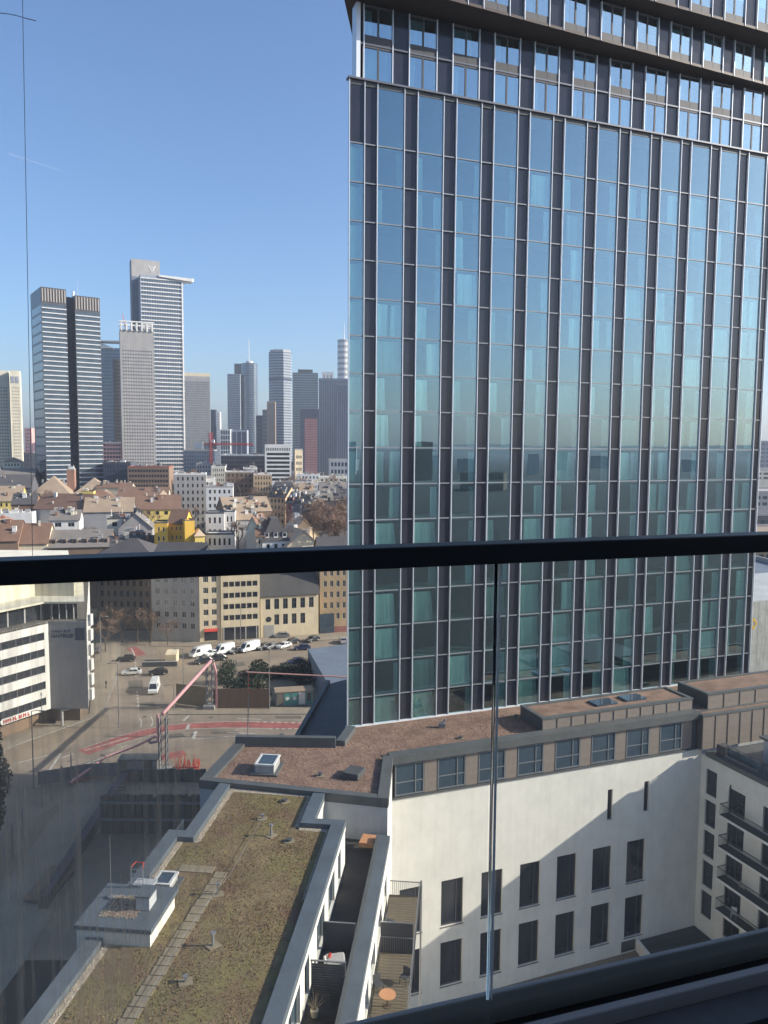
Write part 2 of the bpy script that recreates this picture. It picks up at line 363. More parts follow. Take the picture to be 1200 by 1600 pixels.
# ------------------------------------------------------------------ hotel tower
AX, AY = -3.25, 69.0                                    # near corner of the tower's glazed front
TRZ = math.atan2(0.3536, 0.9354)
def Lw(u, v): return (u, -v)                             # front frame: u along the front, v out of it towards the courtyard
ED = (0.455, -0.89)                                      # the tower's flank in (u, v)
tower = thing('hotel_tower', 'tall glass tower with white fins, dark panels and an overhanging crown', 'tower', (AX, AY, 0), TRZ)
ZT, ZL0, ZB, FH = 83.5, 78.26, 26.1, 3.3
UEND, U1, PIT, GW = 48.3, 2.65, 3.83, 2.45
levels = [ZT] + [ZL0 - FH * k for k in range(16)] + [ZB]
cols = [(0.06, 1.36)] + [(U1 + PIT * i, U1 + PIT * i + GW) for i in range(12)]
# body behind the glass: core walls, floor slabs
core = MB(); dpt = 2.4
def flank(v, u0): return u0 + ED[0] / ED[1] * v * 1.0
pl = lambda off, dep, ua=0.25, ub=UEND - .25: [(ua + .511 * off, off), (ub + .511 * off, off), (ub + .511 * dep, dep), (ua + .511 * dep, dep)]
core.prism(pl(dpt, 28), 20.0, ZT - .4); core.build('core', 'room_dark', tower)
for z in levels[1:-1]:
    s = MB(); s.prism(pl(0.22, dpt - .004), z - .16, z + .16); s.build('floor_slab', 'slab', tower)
s = MB(); s.prism(pl(0.02, 28.3, 0.0, UEND), ZT - .38, ZT - .02); s.build('roof_slab', 'coping_dark', tower)
s = MB(); s.q((0.02, .05, ZB), (.02 + .511 * 28, 28, ZB), (.02 + .511 * 28, 28, ZT - .4), (0.02, .05, ZT - .4)); s.build('flank_wall', 'clad_dark', tower)
s = MB(); s.q((UEND, .05, ZB), (UEND, .05, ZT - .4), (UEND + .511 * 28, 28, ZT - .4), (UEND + .511 * 28, 28, ZB)); s.build('flank_wall', 'aluminium_dark', tower)
# curtains: folded sheets
def curtain_mesh(w, h, seed):
    r_ = random.Random(seed); b = MB(); n = max(8, int(w / .055)); pts = []; y = 0
    for i in range(n + 1):
        y = (0.07 if i % 2 else -.05) * r_.uniform(.4, 1.2); pts.append((w * i / n, y))
    lean = r_.uniform(-.14, .14) if seed % 3 == 0 else 0
    for (x0, ya), (x1, yb) in zip(pts[:-1], pts[1:]): b.q((x0 + lean * 0, ya, 0), (x1, yb, 0), (x1 * .94 + lean, yb * .6, h), (x0 * .94 + lean, ya * .6, h))
    return b.mesh('curtain', ('curtain', 'curtain_white', 'curtain_dim')[seed % 3])
CUR = [curtain_mesh(w, 2.85, i) for i, w in enumerate((2.3, 0.75, 1.2, 0.5, 1.6, 0.9, 0.6, 2.0, 1.0))]
FULL = [curtain_mesh(w, 2.85, 40 + i) for i, w in enumerate((2.3, 2.25, 2.3, 2.0, 1.8, 2.1))]; NARROW = [curtain_mesh(w, 2.85, 60 + i) for i, w in enumerate((.45, .6, .8, 1.0, .7, .55, .9, 1.25, .5))]
CURN = curtain_mesh(1.1, 2.85, 77)
PM = {}
def pane(w, h, m, name):
    k = (round(w, 3), round(h, 3), m)
    if k not in PM:
        b = MB(); b.box(0, 0, 0, w, .03, h); PM[k] = b.mesh(name, m)
    return PM[k]
tr = random.Random(5)
for ci, (u0, u1) in enumerate(cols):
    for k in range(len(levels) - 1):
        zt, zb = levels[k], levels[k + 1]
        dark = (ci == 0 and k == 0)
        gp = put('glass_pane', pane(u1 - u0, zt - zb - .07, 'dark_panel' if dark else 'tower_glass', 'glass_pane'), tower, (u0, 0.06, zb + .035))
        if k > 0 and k < 17 and not dark:
            if ci == 0: me, off = CURN, .1
            else:
                q = tr.random(); full = 0.5 if k >= 11 else (.08 if k >= 8 else .16)
                if q < full: me = tr.choice(FULL)
                elif q < .86: me = tr.choice(NARROW)
                else: me = None
                wme = 0 if me is None else max(v_.co.x for v_ in me.vertices)
                off = .04 if tr.random() < .22 else u1 - u0 - .06 - wme
                if me in NARROW and tr.random() < .2: put('curtain', tr.choice(NARROW), gp, (.05, .15, .06))
            if me: put('curtain', me, gp, (max(.03, off), .15, .06), 0).scale.z = min(1, (zt - zb - .3) / 2.85)
# dark spandrel columns, fins, transoms
dcols = [(1.46, U1 - .10)] + [(U1 + PIT * i + GW + .10, U1 + PIT * (i + 1) - .10) for i in range(11)] + [(U1 + PIT * 11 + GW + .1, UEND - .08)]
for (u0, u1) in dcols:
    for k in range(len(levels) - 1):
        put('dark_panel', pane(u1 - u0, levels[k] - levels[k + 1] - .05, 'dark_panel', 'dark_panel'), tower, (u0, .12, levels[k + 1] + .025))
fin = MB(); fin.box(.02, -.09, ZB + .05, .075, .2, ZT); fme = fin.mesh('fin', 'aluminium')
for u0, u1 in cols:
    put('fin', fme, tower, (u0 - .09, 0, 0)); put('fin', fme, tower, (u1 + .005, 0, 0))
put('fin', fme, tower, (UEND - .07, 0, 0))
for k, z in enumerate(levels[1:-1]):
    t = MB(); t.box(0, -.02, -.05, UEND - .02, .055, .05)
    if 'trans' not in PM: PM['trans'] = t.mesh('transom', 'transom_grey')
    put('transom', PM['trans'], tower, (0, 0, z))
t = MB(); t.box(-.12, -.2, ZT + .003, UEND + .06, .5, ZT + .16); t.build('parapet_rail', 'aluminium_dark', tower)
t = MB(); t.box(-.1, -.1, ZB - .35, UEND + .06, .3, ZB + .04); t.build('base_rail', 'aluminium', tower)
# crown storey: two set-back floors, then two overhanging floors
AV = 0.5; AU0 = 1.0; APIT = 4.27; AG0 = 5.78 - 4.27; AGW = 2.6
cr = MB(); cr.prism([(1.5, AV + 2), (50, AV + 2), (60, 26), (14, 26)], ZT - .3, 90.1); cr.build('crown_core', 'room_dark', tower)
for (za, zb, nm) in ((ZT + .2, 86.75, 0), (86.9, 90.1, 1)):
    for i in range(12):
        u0 = AG0 + APIT * i; u1 = u0 + AGW
        gp = put('upper_window', pane(u1 - u0, zb - za, 'upper_glass', 'upper_window'), tower, (u0, AV, za))
        m = MB(); m.box((u1 - u0) * .47, -.05, 0, (u1 - u0) * .53, -.003, zb - za); m.box(.0, -.06, zb - za - .2, (u1 - u0) * .469, -.003, zb - za); m.box((u1 - u0) * .531, -.06, zb - za - .2, (u1 - u0), -.003, zb - za)
        if nm: m.box(.0, -.06, 0, (u1 - u0) * .469, -.003, .7); m.box((u1 - u0) * .531, -.06, 0, u1 - u0, -.003, .7)
        key = ('umul', nm)
        if key not in PM: PM[key] = m.mesh('frame', 'frame_taupe')
        put('frame', PM[key], gp)
        c = CUR[(i * 3 + nm) % 9]; put('curtain', c, gp, (.1, .35, .1))
        put('dark_panel', pane(APIT - AGW - .2, zb - za, 'dark_panel', 'dark_panel'), tower, (u1 + .1, AV + .05, za))
        if nm == 0:
            f2 = MB(); f2.box(0, AV - .14, ZT + .17, .08, AV + .1, 90.1)
            if 'f2' not in PM: PM['f2'] = f2.mesh('fin', 'aluminium')
            put('fin', PM['f2'], tower, (u0 - .085, 0, 0)); put('fin', PM['f2'], tower, (u1 + .005, 0, 0))
t = MB(); t.box(AU0 + .1, AV - .1, 86.755, UEND + 3, AV + .2, 86.895); t.build('floor_band', 'aluminium_dark', tower)
t = MB(); t.box(AU0 - .25, AV - .16, ZT + .17, AU0 + .12, AV + 1.0, 90.1); t.build('corner_post', 'aluminium', tower)
def overhang(z0, z1, va, vb, ua, ub, g0, n, nm):
    """one overhanging floor: v runs from va at ua to vb at ub"""
    ang = math.atan2(-(vb - va), ub - ua); L = math.hypot(ub - ua, vb - va)
    e = MB(); e.prism([(ua, -va), (ub, -vb), (ub + 12, 24), (ua + 12.5, 24)], z0 + .2, z0 + .45); e.build('soffit', 'bronze_soffit', tower)
    e = MB(); e.prism([(ua + 2.2, -va + 2.2), (ub - .5, -vb + 2.2), (ub + 10, 22), (ua + 12, 22)], z0 + .46, z1); e.build('crown_core', 'room_dark', tower)
    ca, sa = math.cos(ang), math.sin(ang)
    T = lambda x, y: (ua + ca * x - sa * y, -va + sa * x + ca * y)
    for i in range(n):
        x = g0 + APIT * i
        if x + AGW > L: break
        px, py = T(x, .12); gp = put('upper_window', pane(AGW, z1 - z0 - .5, 'upper_glass', 'upper_window'), tower, (px, py, z0 + .47), ang)
        key = ('umul2', nm)
        if key not in PM:
            m = MB(); h = z1 - z0 - .5
            m.box(AGW * .47, -.05, 0, AGW * .53, -.003, h); m.box(0, -.06, 0, AGW * .469, -.003, .6); m.box(AGW * .531, -.06, 0, AGW, -.003, .6)
            m.box(0, -.06, h - .2, AGW * .469, -.003, h); m.box(AGW * .531, -.06, h - .2, AGW, -.003, h); PM[key] = m.mesh('frame', 'frame_taupe')
        put('frame', PM[key], gp); put('curtain', CUR[(i * 2 + nm) % 9], gp, (.1, .35, .1))
        px, py = T(x + AGW + .1, .16); put('dark_panel', pane(APIT - AGW - .2, z1 - z0 - .5, 'dark_panel', 'dark_panel'), tower, (px, py, z0 + .47), ang)
        for xx in (x - .085, x + AGW + .005):
            key = ('of', nm)
            if key not in PM: f = MB(); f.box(.01, -.05, .2, .07, .2, z1 - z0 - .05); PM[key] = f.mesh('fin', 'aluminium')
            px, py = T(xx, 0.0); put('fin', PM[key], tower, (px, py, z0 + .03), ang)
overhang(90.2, 94.0, 2.75, .3, -1.9, 49, .9, 12, 0)
overhang(94.05, 98.0, 3.3, 2.45, -2.5, 50, 2.3, 12, 1)
# ------------------------------------------------------------------ low wings behind and beside the tower
PW = lambda x, y: (x, y)
lw = thing('low_rear_wing', 'dark flat roof beside the foot of the glass tower', 'building', (0, 0, 0))
b = MB(); b.prism([(-10.9, 65.5), (-2.6, 70.0), (0.2, 98), (-5.2, 103.1), (-7.4, 101)], 0, 20); b.build('body', 'clad_dark', lw)
b = MB(); b.prism([(-11.2, 65.4), (-10.7, 65.4), (-7.1, 101.2), (-7.6, 101.4)], 20.003, 20.5); b.build('parapet', 'coping_dark', lw)
# ------------------------------------------------------------------ podium with red gravel roof and white courtyard wall
pod = thing('podium_building', 'white courtyard block with red gravel roof at the tower foot', 'building', (AX, AY, 0), TRZ)
inv = Matrix.Rotation(-TRZ, 2)
def tl(x, y):                                            # world -> front frame
    p = inv @ Vector((x - AX, y - AY)); return (p.x, p.y)
ZR = 26.02
P1, P2, P3 = tl(-14.06, 57.2), tl(0.42, 54.2), (1.34, -8.0)
P6, P7 = tl(-12.7, 64.95), tl(-4.03, 64.8)
b = MB(); roofpoly = [P1, P2, P3, (34.2, -8.0), (52, -8.0), (52, .2), (-.1, .2), (-.4, -.9), P7, P6]
b.prism(roofpoly, 25.6, ZR); b.build('roof_slab', 'red_gravel', pod)
# white wall with openings
b = MB(); holes = []
WU = [2.1 + 3.913 * i for i in range(7)]
for u in WU:
    for (za, ze) in ((10.2, 14.4), (4.65, 8.75)): holes.append((round(u - 1.34, 3), round(u + 2.12 - 1.34, 3), za, ze))
slits = [(23.15 - 1.34, 23.72 - 1.34, 16.95, 19.95), (27.35 - 1.34, 27.92 - 1.34, 17.1, 20.1)]
holed(b, (1.34, -8.0), (1, 0), (0, -1), 34.2 - 1.34, 3.1, 22.5, holes + slits, .28)
d32 = Vector(P3) - Vector(P2); L32 = d32.length; d32.normalize()
holed(b, P2, d32, (d32.y, -d32.x), L32, 3.1, 25.6, [], .2)
b.build('courtyard_wall', 'white_plaster', pod)
dm = Vector(P2) - Vector(P1); Lm = dm.length; dm.normalize()
b = MB(); holed(b, P1, dm, (dm.y, -dm.x), Lm, 0, 25.6, [], .2); d61 = Vector(P1) - Vector(P6); l6 = d61.length; d61.normalize()
holed(b, P6, d61, (d61.y, -d61.x), l6, 0, 25.6, [], .2); b.q((*P7, 0), (*P6, 0), (*P6, 25.6), (*P7, 25.6)); b.build('outer_wall', 'silver_w', pod)
for h in holes:
    w, hh = h[1] - h[0], h[3] - h[2]
    o = put('window', window_mesh(w, hh, .09, (.72,), (), 'window_glass', 'clad_dark'), pod, (h[0] + 1.34, -8.0 + .24, h[2]))
    s = MB(); s.box(-.05, -.3, -.06, w + .05, .02, -.004)
    if 'sill' not in PM: PM['sill'] = s.mesh('sill', 'coping_dark')
    put('sill', PM['sill'], o)
for h in slits: put('window', window_mesh(h[1] - h[0], h[3] - h[2], .05, (), (), 'window_glass', 'clad_dark'), pod, (h[0] + 1.34, -7.76, h[2]))
# clad attic storey
b = MB(); b.box(1.44, -8.12, 22.503, 34.2, -7.0, 22.62); b.build('storey_ledge', 'coping_dark', pod)
b = MB(); b.box(1.6, -7.88, 22.63, 33.5, -7.2, 25.59); b.build('attic_wall', 'clad_dark', pod)
for i in range(8):
    u = 1.62 + 3.913 * i
    put('window', window_mesh(2.66, 2.72, .10, (.70,), (.42,), 'window_glass_blue', 'window_frame_grey'), pod, (u, -7.93, 22.72))
    p = MB(); p.box(0, 0, 0, 1.16, .07, 2.85)
    if 'clad' not in PM: PM['clad'] = p.mesh('cladding_panel', 'clad_panel')
    put('cladding_panel', PM['clad'], pod, (u + 2.70, -7.955, 22.66))
b = MB(); b.box(1.2, -8.25, 25.603, 33.6, -7.15, 26.3); b.build('parapet', 'coping_dark', pod)
def coping(T, pts, w, z0, z1, m, name='parapet', closed=False):
    """a kerb of width w laid inwards (to the left of the walking direction) along pts"""
    k = len(pts)
    for i in range(k if closed else k - 1):
        a = Vector(pts[i]); c = Vector(pts[(i + 1) % k]); d_ = (c - a).normalized(); n_ = Vector((-d_.y, d_.x)); b_ = MB()
        b_.prism([a, c, c + n_ * w, a + n_ * w], z0 + i * .002, z1 + i * .004); b_.build(name, m, T)
b = MB(); q2, q3 = Vector(P2), Vector(P3); nn = Vector((-d32.y, d32.x)); b.prism([q2 - nn * .06, q3 - nn * .06, q3 + nn * .75, q2 + nn * .75], 25.61, 26.33); b.build('parapet', 'coping_dark', pod)
q1 = Vector(P1); nn = Vector((-dm.y, dm.x)); b = MB(); b.prism([q1 - nn * .06, q2 - nn * .06, q2 + nn * .6, q1 + nn * .6], 25.612, 26.30); b.build('parapet', 'coping_dark', pod)
q6, q7 = Vector(P6), Vector(P7); nn = Vector((-d61.y, d61.x)); b = MB(); b.prism([q6 - nn * .06, q1 - nn * .06, q1 + nn * .9, q6 + nn * .9], 25.614, 26.31); b.build('parapet', 'coping_dark', pod)
d76 = (q6 - q7).normalized(); nn = Vector((-d76.y, d76.x)); b = MB(); b.prism([q7, q6, q6 + nn * .55, q7 + nn * .55], 25.616, 26.9); b.build('parapet', 'coping_dark', pod)
q8 = Vector((-.2, -.6)); d87 = (q7 - q8).normalized(); nn = Vector((-d87.y, d87.x)); b = MB(); b.prism([q8, q7, q7 + nn * .8, q8 + nn * .8], 25.618, 26.5); b.build('parapet', 'coping_dark', pod)
# raised clad box along the tower foot, and the boxes at its far end
def clad_box(u0, u1, v0, v1, z0, z1, pn=0.0, pw=1.45, top='red_gravel'):
    b = MB(); b.box(u0, -v1, z0, u1, -v0, z1 - .12); b.build('plant_box', 'clad_dark', pod)
    b = MB(); w = .35
    for (a, c, e, f) in ((u0 - .06, -v1 - .1, u1 + .06, -v1 + w), (u0 - .06, -v0 - w, u1 + .06, -v0), (u0 - .06, -v1 + w, u0 + w, -v0 - w), (u1 - w, -v1 + w, u1 + .06, -v0 - w)): b.box(a, c, z1 - .117, e, f, z1 + .08)
    b.build('coping', 'coping_dark', pod)
    b = MB(); b.q((u0 + w, -v1 + w, z1 - .05), (u1 - w, -v1 + w, z1 - .05), (u1 - w, -v0 - w, z1 - .05), (u0 + w, -v0 - w, z1 - .05)); b.build('gravel_bed', top, pod)
    if pn:
        n = int((u1 - u0) / pw); pw = (u1 - u0) / n
        for i in range(n):
            key = ('cp', round(pw, 3), round(z1 - z0, 2))
            if key not in PM: p = MB(); p.box(.03, 0, 0, pw - .03, .06, z1 - z0 - .2); p.box(-.025, -.06, 0, .025, .05, z1 - z0 - .15); PM[key] = p.mesh('cladding_panel', 'clad_panel')
            put('cladding_panel', PM[key], pod, (u0 + pw * i, -v1 - .07, z0 + .03))
clad_box(16.4, 33.6, 3.2, 7.05, ZR + .004, 27.3, 1)
clad_box(35.4, 54, 3.0, 7.2, ZR + .004, 27.55, 1, 2.0)
clad_box(33.62, 54, 7.3, 8.55, 22.6, 26.0, 1, 1.55)
for i, (u, v) in enumerate(((23.2, 5.2), (26.8, 5.0))):
    s = MB(); s.box(u, -v - .7, 27.27, u + 2.4, -v + .8, 27.42); s.build('roof_skylight', 'window_glass_blue', pod)
b = MB(); b.box(33.9, -6.5, 26.03, 35.3, -1.0, 26.2); b.build('walkway_slab', 'coping_dark', pod)
# roof fittings on the podium
def skylight(x, y, z, sx, sy, h, rz, label):
    T = thing('roof_skylight', label, 'skylight', (x, y, z), rz)
    b = MB(); b.prism([(-sx - .3, -sy - .3), (sx + .3, -sy - .3), (sx + .3, sy + .3), (-sx - .3, sy + .3)], 0.01, .16); b.build('flashing', 'coping_dark', T)
    b = MB(); b.box(-sx, -sy, .163, sx, sy, h); b.build('curb', 'greyw', T)
    b = MB()
    for (x0, y0, x1, y1) in ((-sx - .06, -sy - .06, sx + .06, -sy + .1), (-sx - .06, sy - .1, sx + .06, sy + .06), (-sx - .06, -sy + .1, -sx + .1, sy - .1), (sx - .1, -sy + .1, sx + .06, sy - .1)): b.box(x0, y0, h + .003, x1, y1, h + .13)
    b.build('frame', 'window_frame_white', T)
    b = MB(); b.q((-sx + .1, -sy + .1, h + .07), (sx - .1, -sy + .1, h + .07), (sx - .1, sy - .1, h + .07), (-sx + .1, sy - .1, h + .07)); b.build('pane', 'window_glass_blue', T)
    return T
skylight(-9.2, 59.7, ZR, .75, 1.0, .75, -.1, 'square skylight on the red gravel roof near the parapet')
def vent(x, y, z, label, k=0, h=.35, rz=0.0):
    T = thing('roof_vent', label, 'vent', (x, y, z), rz)
    b = MB(); b.box(-.34, -.28, .008, .34, .28, .05); b.build('base_plate', 'paver', T)
    b = MB()
    if k == 0: b.tube((0, 0, .06), (0, 0, h), .12, 10); b.tube((0, 0, h), (0, 0, h + .08), .2, 10)
    elif k == 1: b.box(-.05, -.05, .062, .05, .05, h); b.box(-.12, -.12, h + .001, .12, .12, h + .06)
    else: b.box(-.3, -.25, .062, .3, .25, h); b.tube((.1, 0, h), (.35, 0, h + .35), .11, 8)
    b.build('pipe', 'steel_grey' if k else 'clad_dark', T); return T
vent(-4.9, 58.6, ZR, 'round roof drain with pale surround behind the white courtyard corner', 0, .2)
vent(5.5, 69.3, ZR, 'bright bent metal vent on the gravel roof below the glass tower', 2, .45)
vent(7.0, 66.6, ZR, 'low pale vent on gravel roof, nearer the attic windows', 0, .15)
vent(12.9, 72.2, ZR, 'pale drain plate beside the raised clad box', 0, .15)
hb = MB(); hb.box(0, 0, .01, 1.6, 1.3, .5); ho = hb.build('roof_hatch', 'clad_dark'); ho.location = (-1.9, 57.7, ZR); ho.rotation_euler = (0, 0, 1.2)
tag(ho, 'dark low roof hatch in the corner of the gravel roof by the parapet', 'hatch'); ho.data.materials[0] = MATS['clad_dark']; bevel(ho, .03)
# ------------------------------------------------------------------ balcony wing on the right of the courtyard
wg = thing('balcony_wing', 'white apartment wing with stacked dark balconies at the courtyard end', 'building', (AX, AY, 0), TRZ)
b = MB(); UW = 34.2; zf = [5.8 + 3.1 * i for i in range(5)]; holes = []
for z in zf: holes.append((.72, 2.1, round(z + .0, 2), round(z + 2.55, 2)))
doors = []
for z in zf:
    for k, (v0, v1) in enumerate(((3.6, 5.6), (7.6, 9.4), (12.6, 14.6), (17.0, 18.6))): doors.append((v0, v1, round(z - .55, 2), round(z + 1.85, 2)))
# the wall runs in v: origin at v=8, along +v = local -y
holed(b, (UW, -8.0), (0, -1), (-1, 0), 20, 3.1, 22.0, holes + doors, .3); b.build('wall', 'white_plaster', wg)
b = MB(); b.box(UW + .6, -28, 3.1, 47, -8.01, 21.95); b.build('inner_body', 'room_dark', wg)
b = MB(); b.box(UW - .12, -28, 21.96, 47.0, -8.72, 22.4); b.build('roof', 'coping_dark', wg)
b = MB(); b.box(UW - .1, -8.7, 22.003, UW + .45, -8.56, 22.44); b.build('coping', 'coping_dark', wg)
b = MB(); b.box(UW + 3.0, -26, 22.41, 46, -12.6, 24.75); b.build('penthouse', 'silver_w', wg)
b = MB(); b.box(UW + 2.7, -26.2, 24.753, 46, -12.3, 24.95); b.build('penthouse_roof', 'coping_dark', wg)
for h in holes: put('window', window_mesh(h[1] - h[0], h[3] - h[2], .08, (), (), 'window_glass', 'clad_dark'), wg, (UW + .22, -8.0 - h[0], h[2]), -math.pi / 2)
for h in doors: put('balcony_door', window_mesh(h[1] - h[0], h[3] - h[2], .1, (.5,), (), 'window_glass', 'clad_dark'), wg, (UW + .22, -8.0 - h[0], h[2]), -math.pi / 2)
for i, z in enumerate(zf):
    zz = z - .62
    if i == 0: continue
    bt = MB(); v0, v1 = 11.6, 18.6; bt.box(UW - 1.05, -v1, zz - .22, UW - .01, -v0, zz); bo = bt.build('balcony', 'charcoal_concrete', wg)
    e = MB(); e.box(UW - 1.1, -v1, zz - .24, UW - 1.055, -v0, zz - .02); e.build('slab_edge', 'white_w', bo)
    r_ = MB(); r_.box(UW - 1.04, -v1, zz + 1.0, UW - .98, -v0, zz + 1.05); r_.box(UW - 1.04, -v0 - .06, zz + 1.0, UW - .02, -v0, zz + 1.05)
    n = int((v1 - v0) / .13)
    for k in range(n): y = -v0 - .05 - k * .13; r_.box(UW - 1.02, y - .012, zz + .001, UW - 1.00, y + .012, zz + 1.0)
    for k in range(7): x = UW - 1.0 + k * .14; r_.box(x - .012, -v0 - .04, zz + .001, x + .012, -v0 - .02, zz + 1.0)
    r_.build('railing', 'clad_dark', bo)
    for v in (11.9,): p = MB(); p.tube((UW - .12, -v, zz + .01), (UW - .12, -v, zz + 2.83), .055, 8); p.build('downpipe', 'clad_dark', bo)
# small terrace fence on the wing's roof
T = thing('terrace_fence', 'dark metal and glass fence along the roof edge of the balcony wing', 'fence', (AX, AY, 22.4), TRZ)
for i in range(6):
    p = MB(); p.box(-.03, -.03, .005, .03, .03, 1.05); p.build('post', 'clad_dark', T, (UW + .9, -10.3 - i * 1.35, 0))
    if i < 5: p = MB(); p.box(-.012, -1.3, .1, .012, -.05, .95); p.build('panel', 'window_glass_blue', T, (UW + .9, -10.3 - i * 1.35, 0))
p = MB(); p.box(-.04, -6.8, 1.06, .04, .04, 1.11); p.build('handrail', 'clad_dark', T, (UW + .9, -10.3, 0))
bx_ = thing('rooftop_unit', 'small black air unit on the roof corner above the courtyard', 'air unit', (AX, AY, 22.4), TRZ)
b = MB(); b.box(UW + .55, -10.2, .02, UW + 1.5, -9.3, .95); bevel(b.build('casing', 'clad_dark', bx_), .04)
for k in range(5): b = MB(); b.box(UW + .6, -10.23, .15 + k * .16, UW + 1.45, -10.205, .23 + k * .16); b.build('louvre', 'aluminium_dark', bx_)
# balcony furniture on the wing
def chair(x, y, z, rz, label, m='window_frame_grey'):
    T = thing('garden_chair', label, 'chair', (x, y, z), rz)
    b = MB(); b.box(-.25, -.25, .42, .25, .25, .46); b.build('seat', m, T)
    b = MB(); b.box(-.25, .21, .47, .25, .25, .9); b.build('backrest', m, T)
    for sx in (-.23, .19):
        for sy in (-.23, .19): b = MB(); b.box(sx, sy, .005, sx + .04, sy + .04, .418); b.build('leg', m, T)
    return T
def fw(u, v): c, s = math.cos(TRZ), math.sin(TRZ); return (AX + c * u + s * v, AY + s * u - c * v)
cx, cy = fw(UW - .55, 14.3); chair(cx, cy, zf[2] - .62, .6, 'metal chair on the middle balcony of the courtyard wing', 'steel_bright')
cx, cy = fw(UW - .55, 13.4); chair(cx, cy, zf[1] - .62, -.5, 'pale round-backed chair on the lower balcony behind bars', 'white_w')
# courtyard ground
b = MB(); b.prism([fw(0.5, 7.9), fw(1.2, 30), fw(40, 30), fw(40, 7.9)], 3.0, 3.12); struct('courtyard', b, 'asphalt')
b = MB(); b.prism([fw(2, 9.1), fw(2, 9.9), fw(27, 9.9), fw(27, 9.1)], 3.12, 3.135); struct('courtyard_path', b, 'pavement')
b = MB(); b.prism([fw(27.3, 8.05), fw(26.6, 12.0), fw(34.1, 12.0), fw(34.15, 8.05)], 3.12, 4.1); struct('courtyard_terrace', b, 'charcoal_concrete')
wl = MB(); wl.prism([fw(27.0, 8.05), fw(26.3, 12.0), fw(26.6, 12.0), fw(27.3, 8.05)], 3.125, 4.25); o = wl.build('retaining_wall', 'white_w'); tag(o, 'short white retaining wall beside the sunken courtyard terrace', 'wall')
b = MB(); b.box(25.3, -8.06, 3.3, 26.9, -8.0, 4.35); b.build('cellar_grille', 'clad_dark', pod)
# ------------------------------------------------------------------ green-roof wing in front (left)
GX, GY = -2.5, 51.06
GRZ = math.atan2(-0.1, 0.995)
gr = thing('green_roof_wing', 'long white wing with mossy green roof and roof terrace', 'building', (GX, GY, 0), GRZ)
def gw(a, b_): c, s = math.cos(GRZ), math.sin(GRZ); return (GX + c * a - s * b_, GY + s * a + c * b_)
GB = -28.0; ZG = 25.9
outer = [(-11.6, GB), (0, GB), (0, 0), (-2.15, 0), (-2.15, 4.4), (-10.45, 5.2), (-10.45, -2.65), (-11.6, -2.65)]
b = MB(); b.prism(outer, 25.5, ZG - .12); b.build('roof_slab', 'white_plaster', gr)
cw = .92
cop = [((-.92, GB), (0, GB), (0, 0), (-.92, -.75)), ((-.92, -.75), (0, 0), (-2.15, 0), (-3.05, -.75)), ((-3.05, -.75), (-2.15, 0), (-2.15, 4.3), (-3.05, 4.35)),
       ((-10.45, 5.0), (-10.45, -2.65), (-9.6, -3.5), (-9.6, 5.0)), ((-10.45, -2.65), (-11.6, -2.65), (-10.7, -3.5), (-9.6, -3.5)), ((-11.6, -2.65), (-11.6, GB), (-10.7, GB), (-10.7, -3.5))]
for i, c4 in enumerate(cop):
    b = MB(); b.prism(c4, ZG - .118, [26.22, 26.26, 26.26, 26.22] if i in (0, 2) else 26.24); b.build('parapet', 'coping_zinc', gr)
sed = MB(); sed.prism([(-10.68, GB), (-.94, GB), (-.94, -.77), (-3.07, -.77), (-3.07, 4.3), (-9.58, 4.9), (-9.58, -3.52), (-10.68, -3.52)], ZG - .117, ZG, False); sed.build('sedum_bed', 'sedum_soil', gr)
# white top-storey face towards the terrace with door openings
b = MB(); dh = [(round(x, 2), round(x + w, 2), 23.1, 25.25) for x, w in ((17.6, 2.4), (21.3, 2.3), (24.9, 1.2), (10.5, 2.6), (14.2, 1.2), (6.4, 2.6))]
holed(b, (-.04, GB), (0, 1), (1, 0), -GB - .04, 22.9, ZG - .125, dh, .3)
holed(b, (-2.2, -.05), (0, 1), (1, 0), 4.3, 22.9, ZG - .125, [], .3); b.q((-.05, -.05, 22.9), (-2.2, -.05, 22.9), (-2.2, -.05, 25.7), (-.05, -.05, 25.7))
holed(b, (2.78, GB), (0, 1), (1, 0), -GB + 3.3, 3.1, 22.9, [(round(x, 2), round(x + w, 2), z, z + 2.3) for z in (20.3, 17.2, 14.1) for x, w in ((16.8, 1.6), (19.6, 2.2), (23.6, 2.0), (27.4, 1.6))], .25)
holed(b, (-11.55, 0), (0, -1), (-1, 0), -GB, 0, 25.7, [], .3)
b.build('wall', 'white_plaster', gr)
for h in dh: put('terrace_door', window_mesh(h[1] - h[0], 2.15, .09, (.5,), (), 'window_glass_blue', 'window_frame_grey'), gr, (-.26, GB + h[0], 23.1), math.pi / 2)
for z in (20.3, 17.2, 14.1):
    for x, w in ((16.8, 1.6), (19.6, 2.2), (23.6, 2.0), (27.4, 1.6)): put('window', window_mesh(w, 2.3, .09, (.5,), (), 'window_glass', 'window_frame_grey'), gr, (2.55, GB + x, z), math.pi / 2)
b = MB(); b.prism([(0, GB), (2.7, GB), (2.7, 3.3), (-2.1, 3.9), (-2.1, 0), (0, 0)], 22.6, 22.95); b.build('terrace_floor', 'deck', gr)
b = MB(); b.box(1.95, GB, 22.953, 2.86, 2.55, 23.95); b.build('terrace_parapet', 'coping_zinc', gr)
b = MB(); b.box(1.88, GB, 23.953, 2.1, 2.5, 24.0); b.build('coping_lip', 'coping_dark', gr)
b = MB(); b.box(2.863, GB, 22.6, 2.885, 2.55, 23.6); b.build('parapet_face', 'white_plaster', gr)
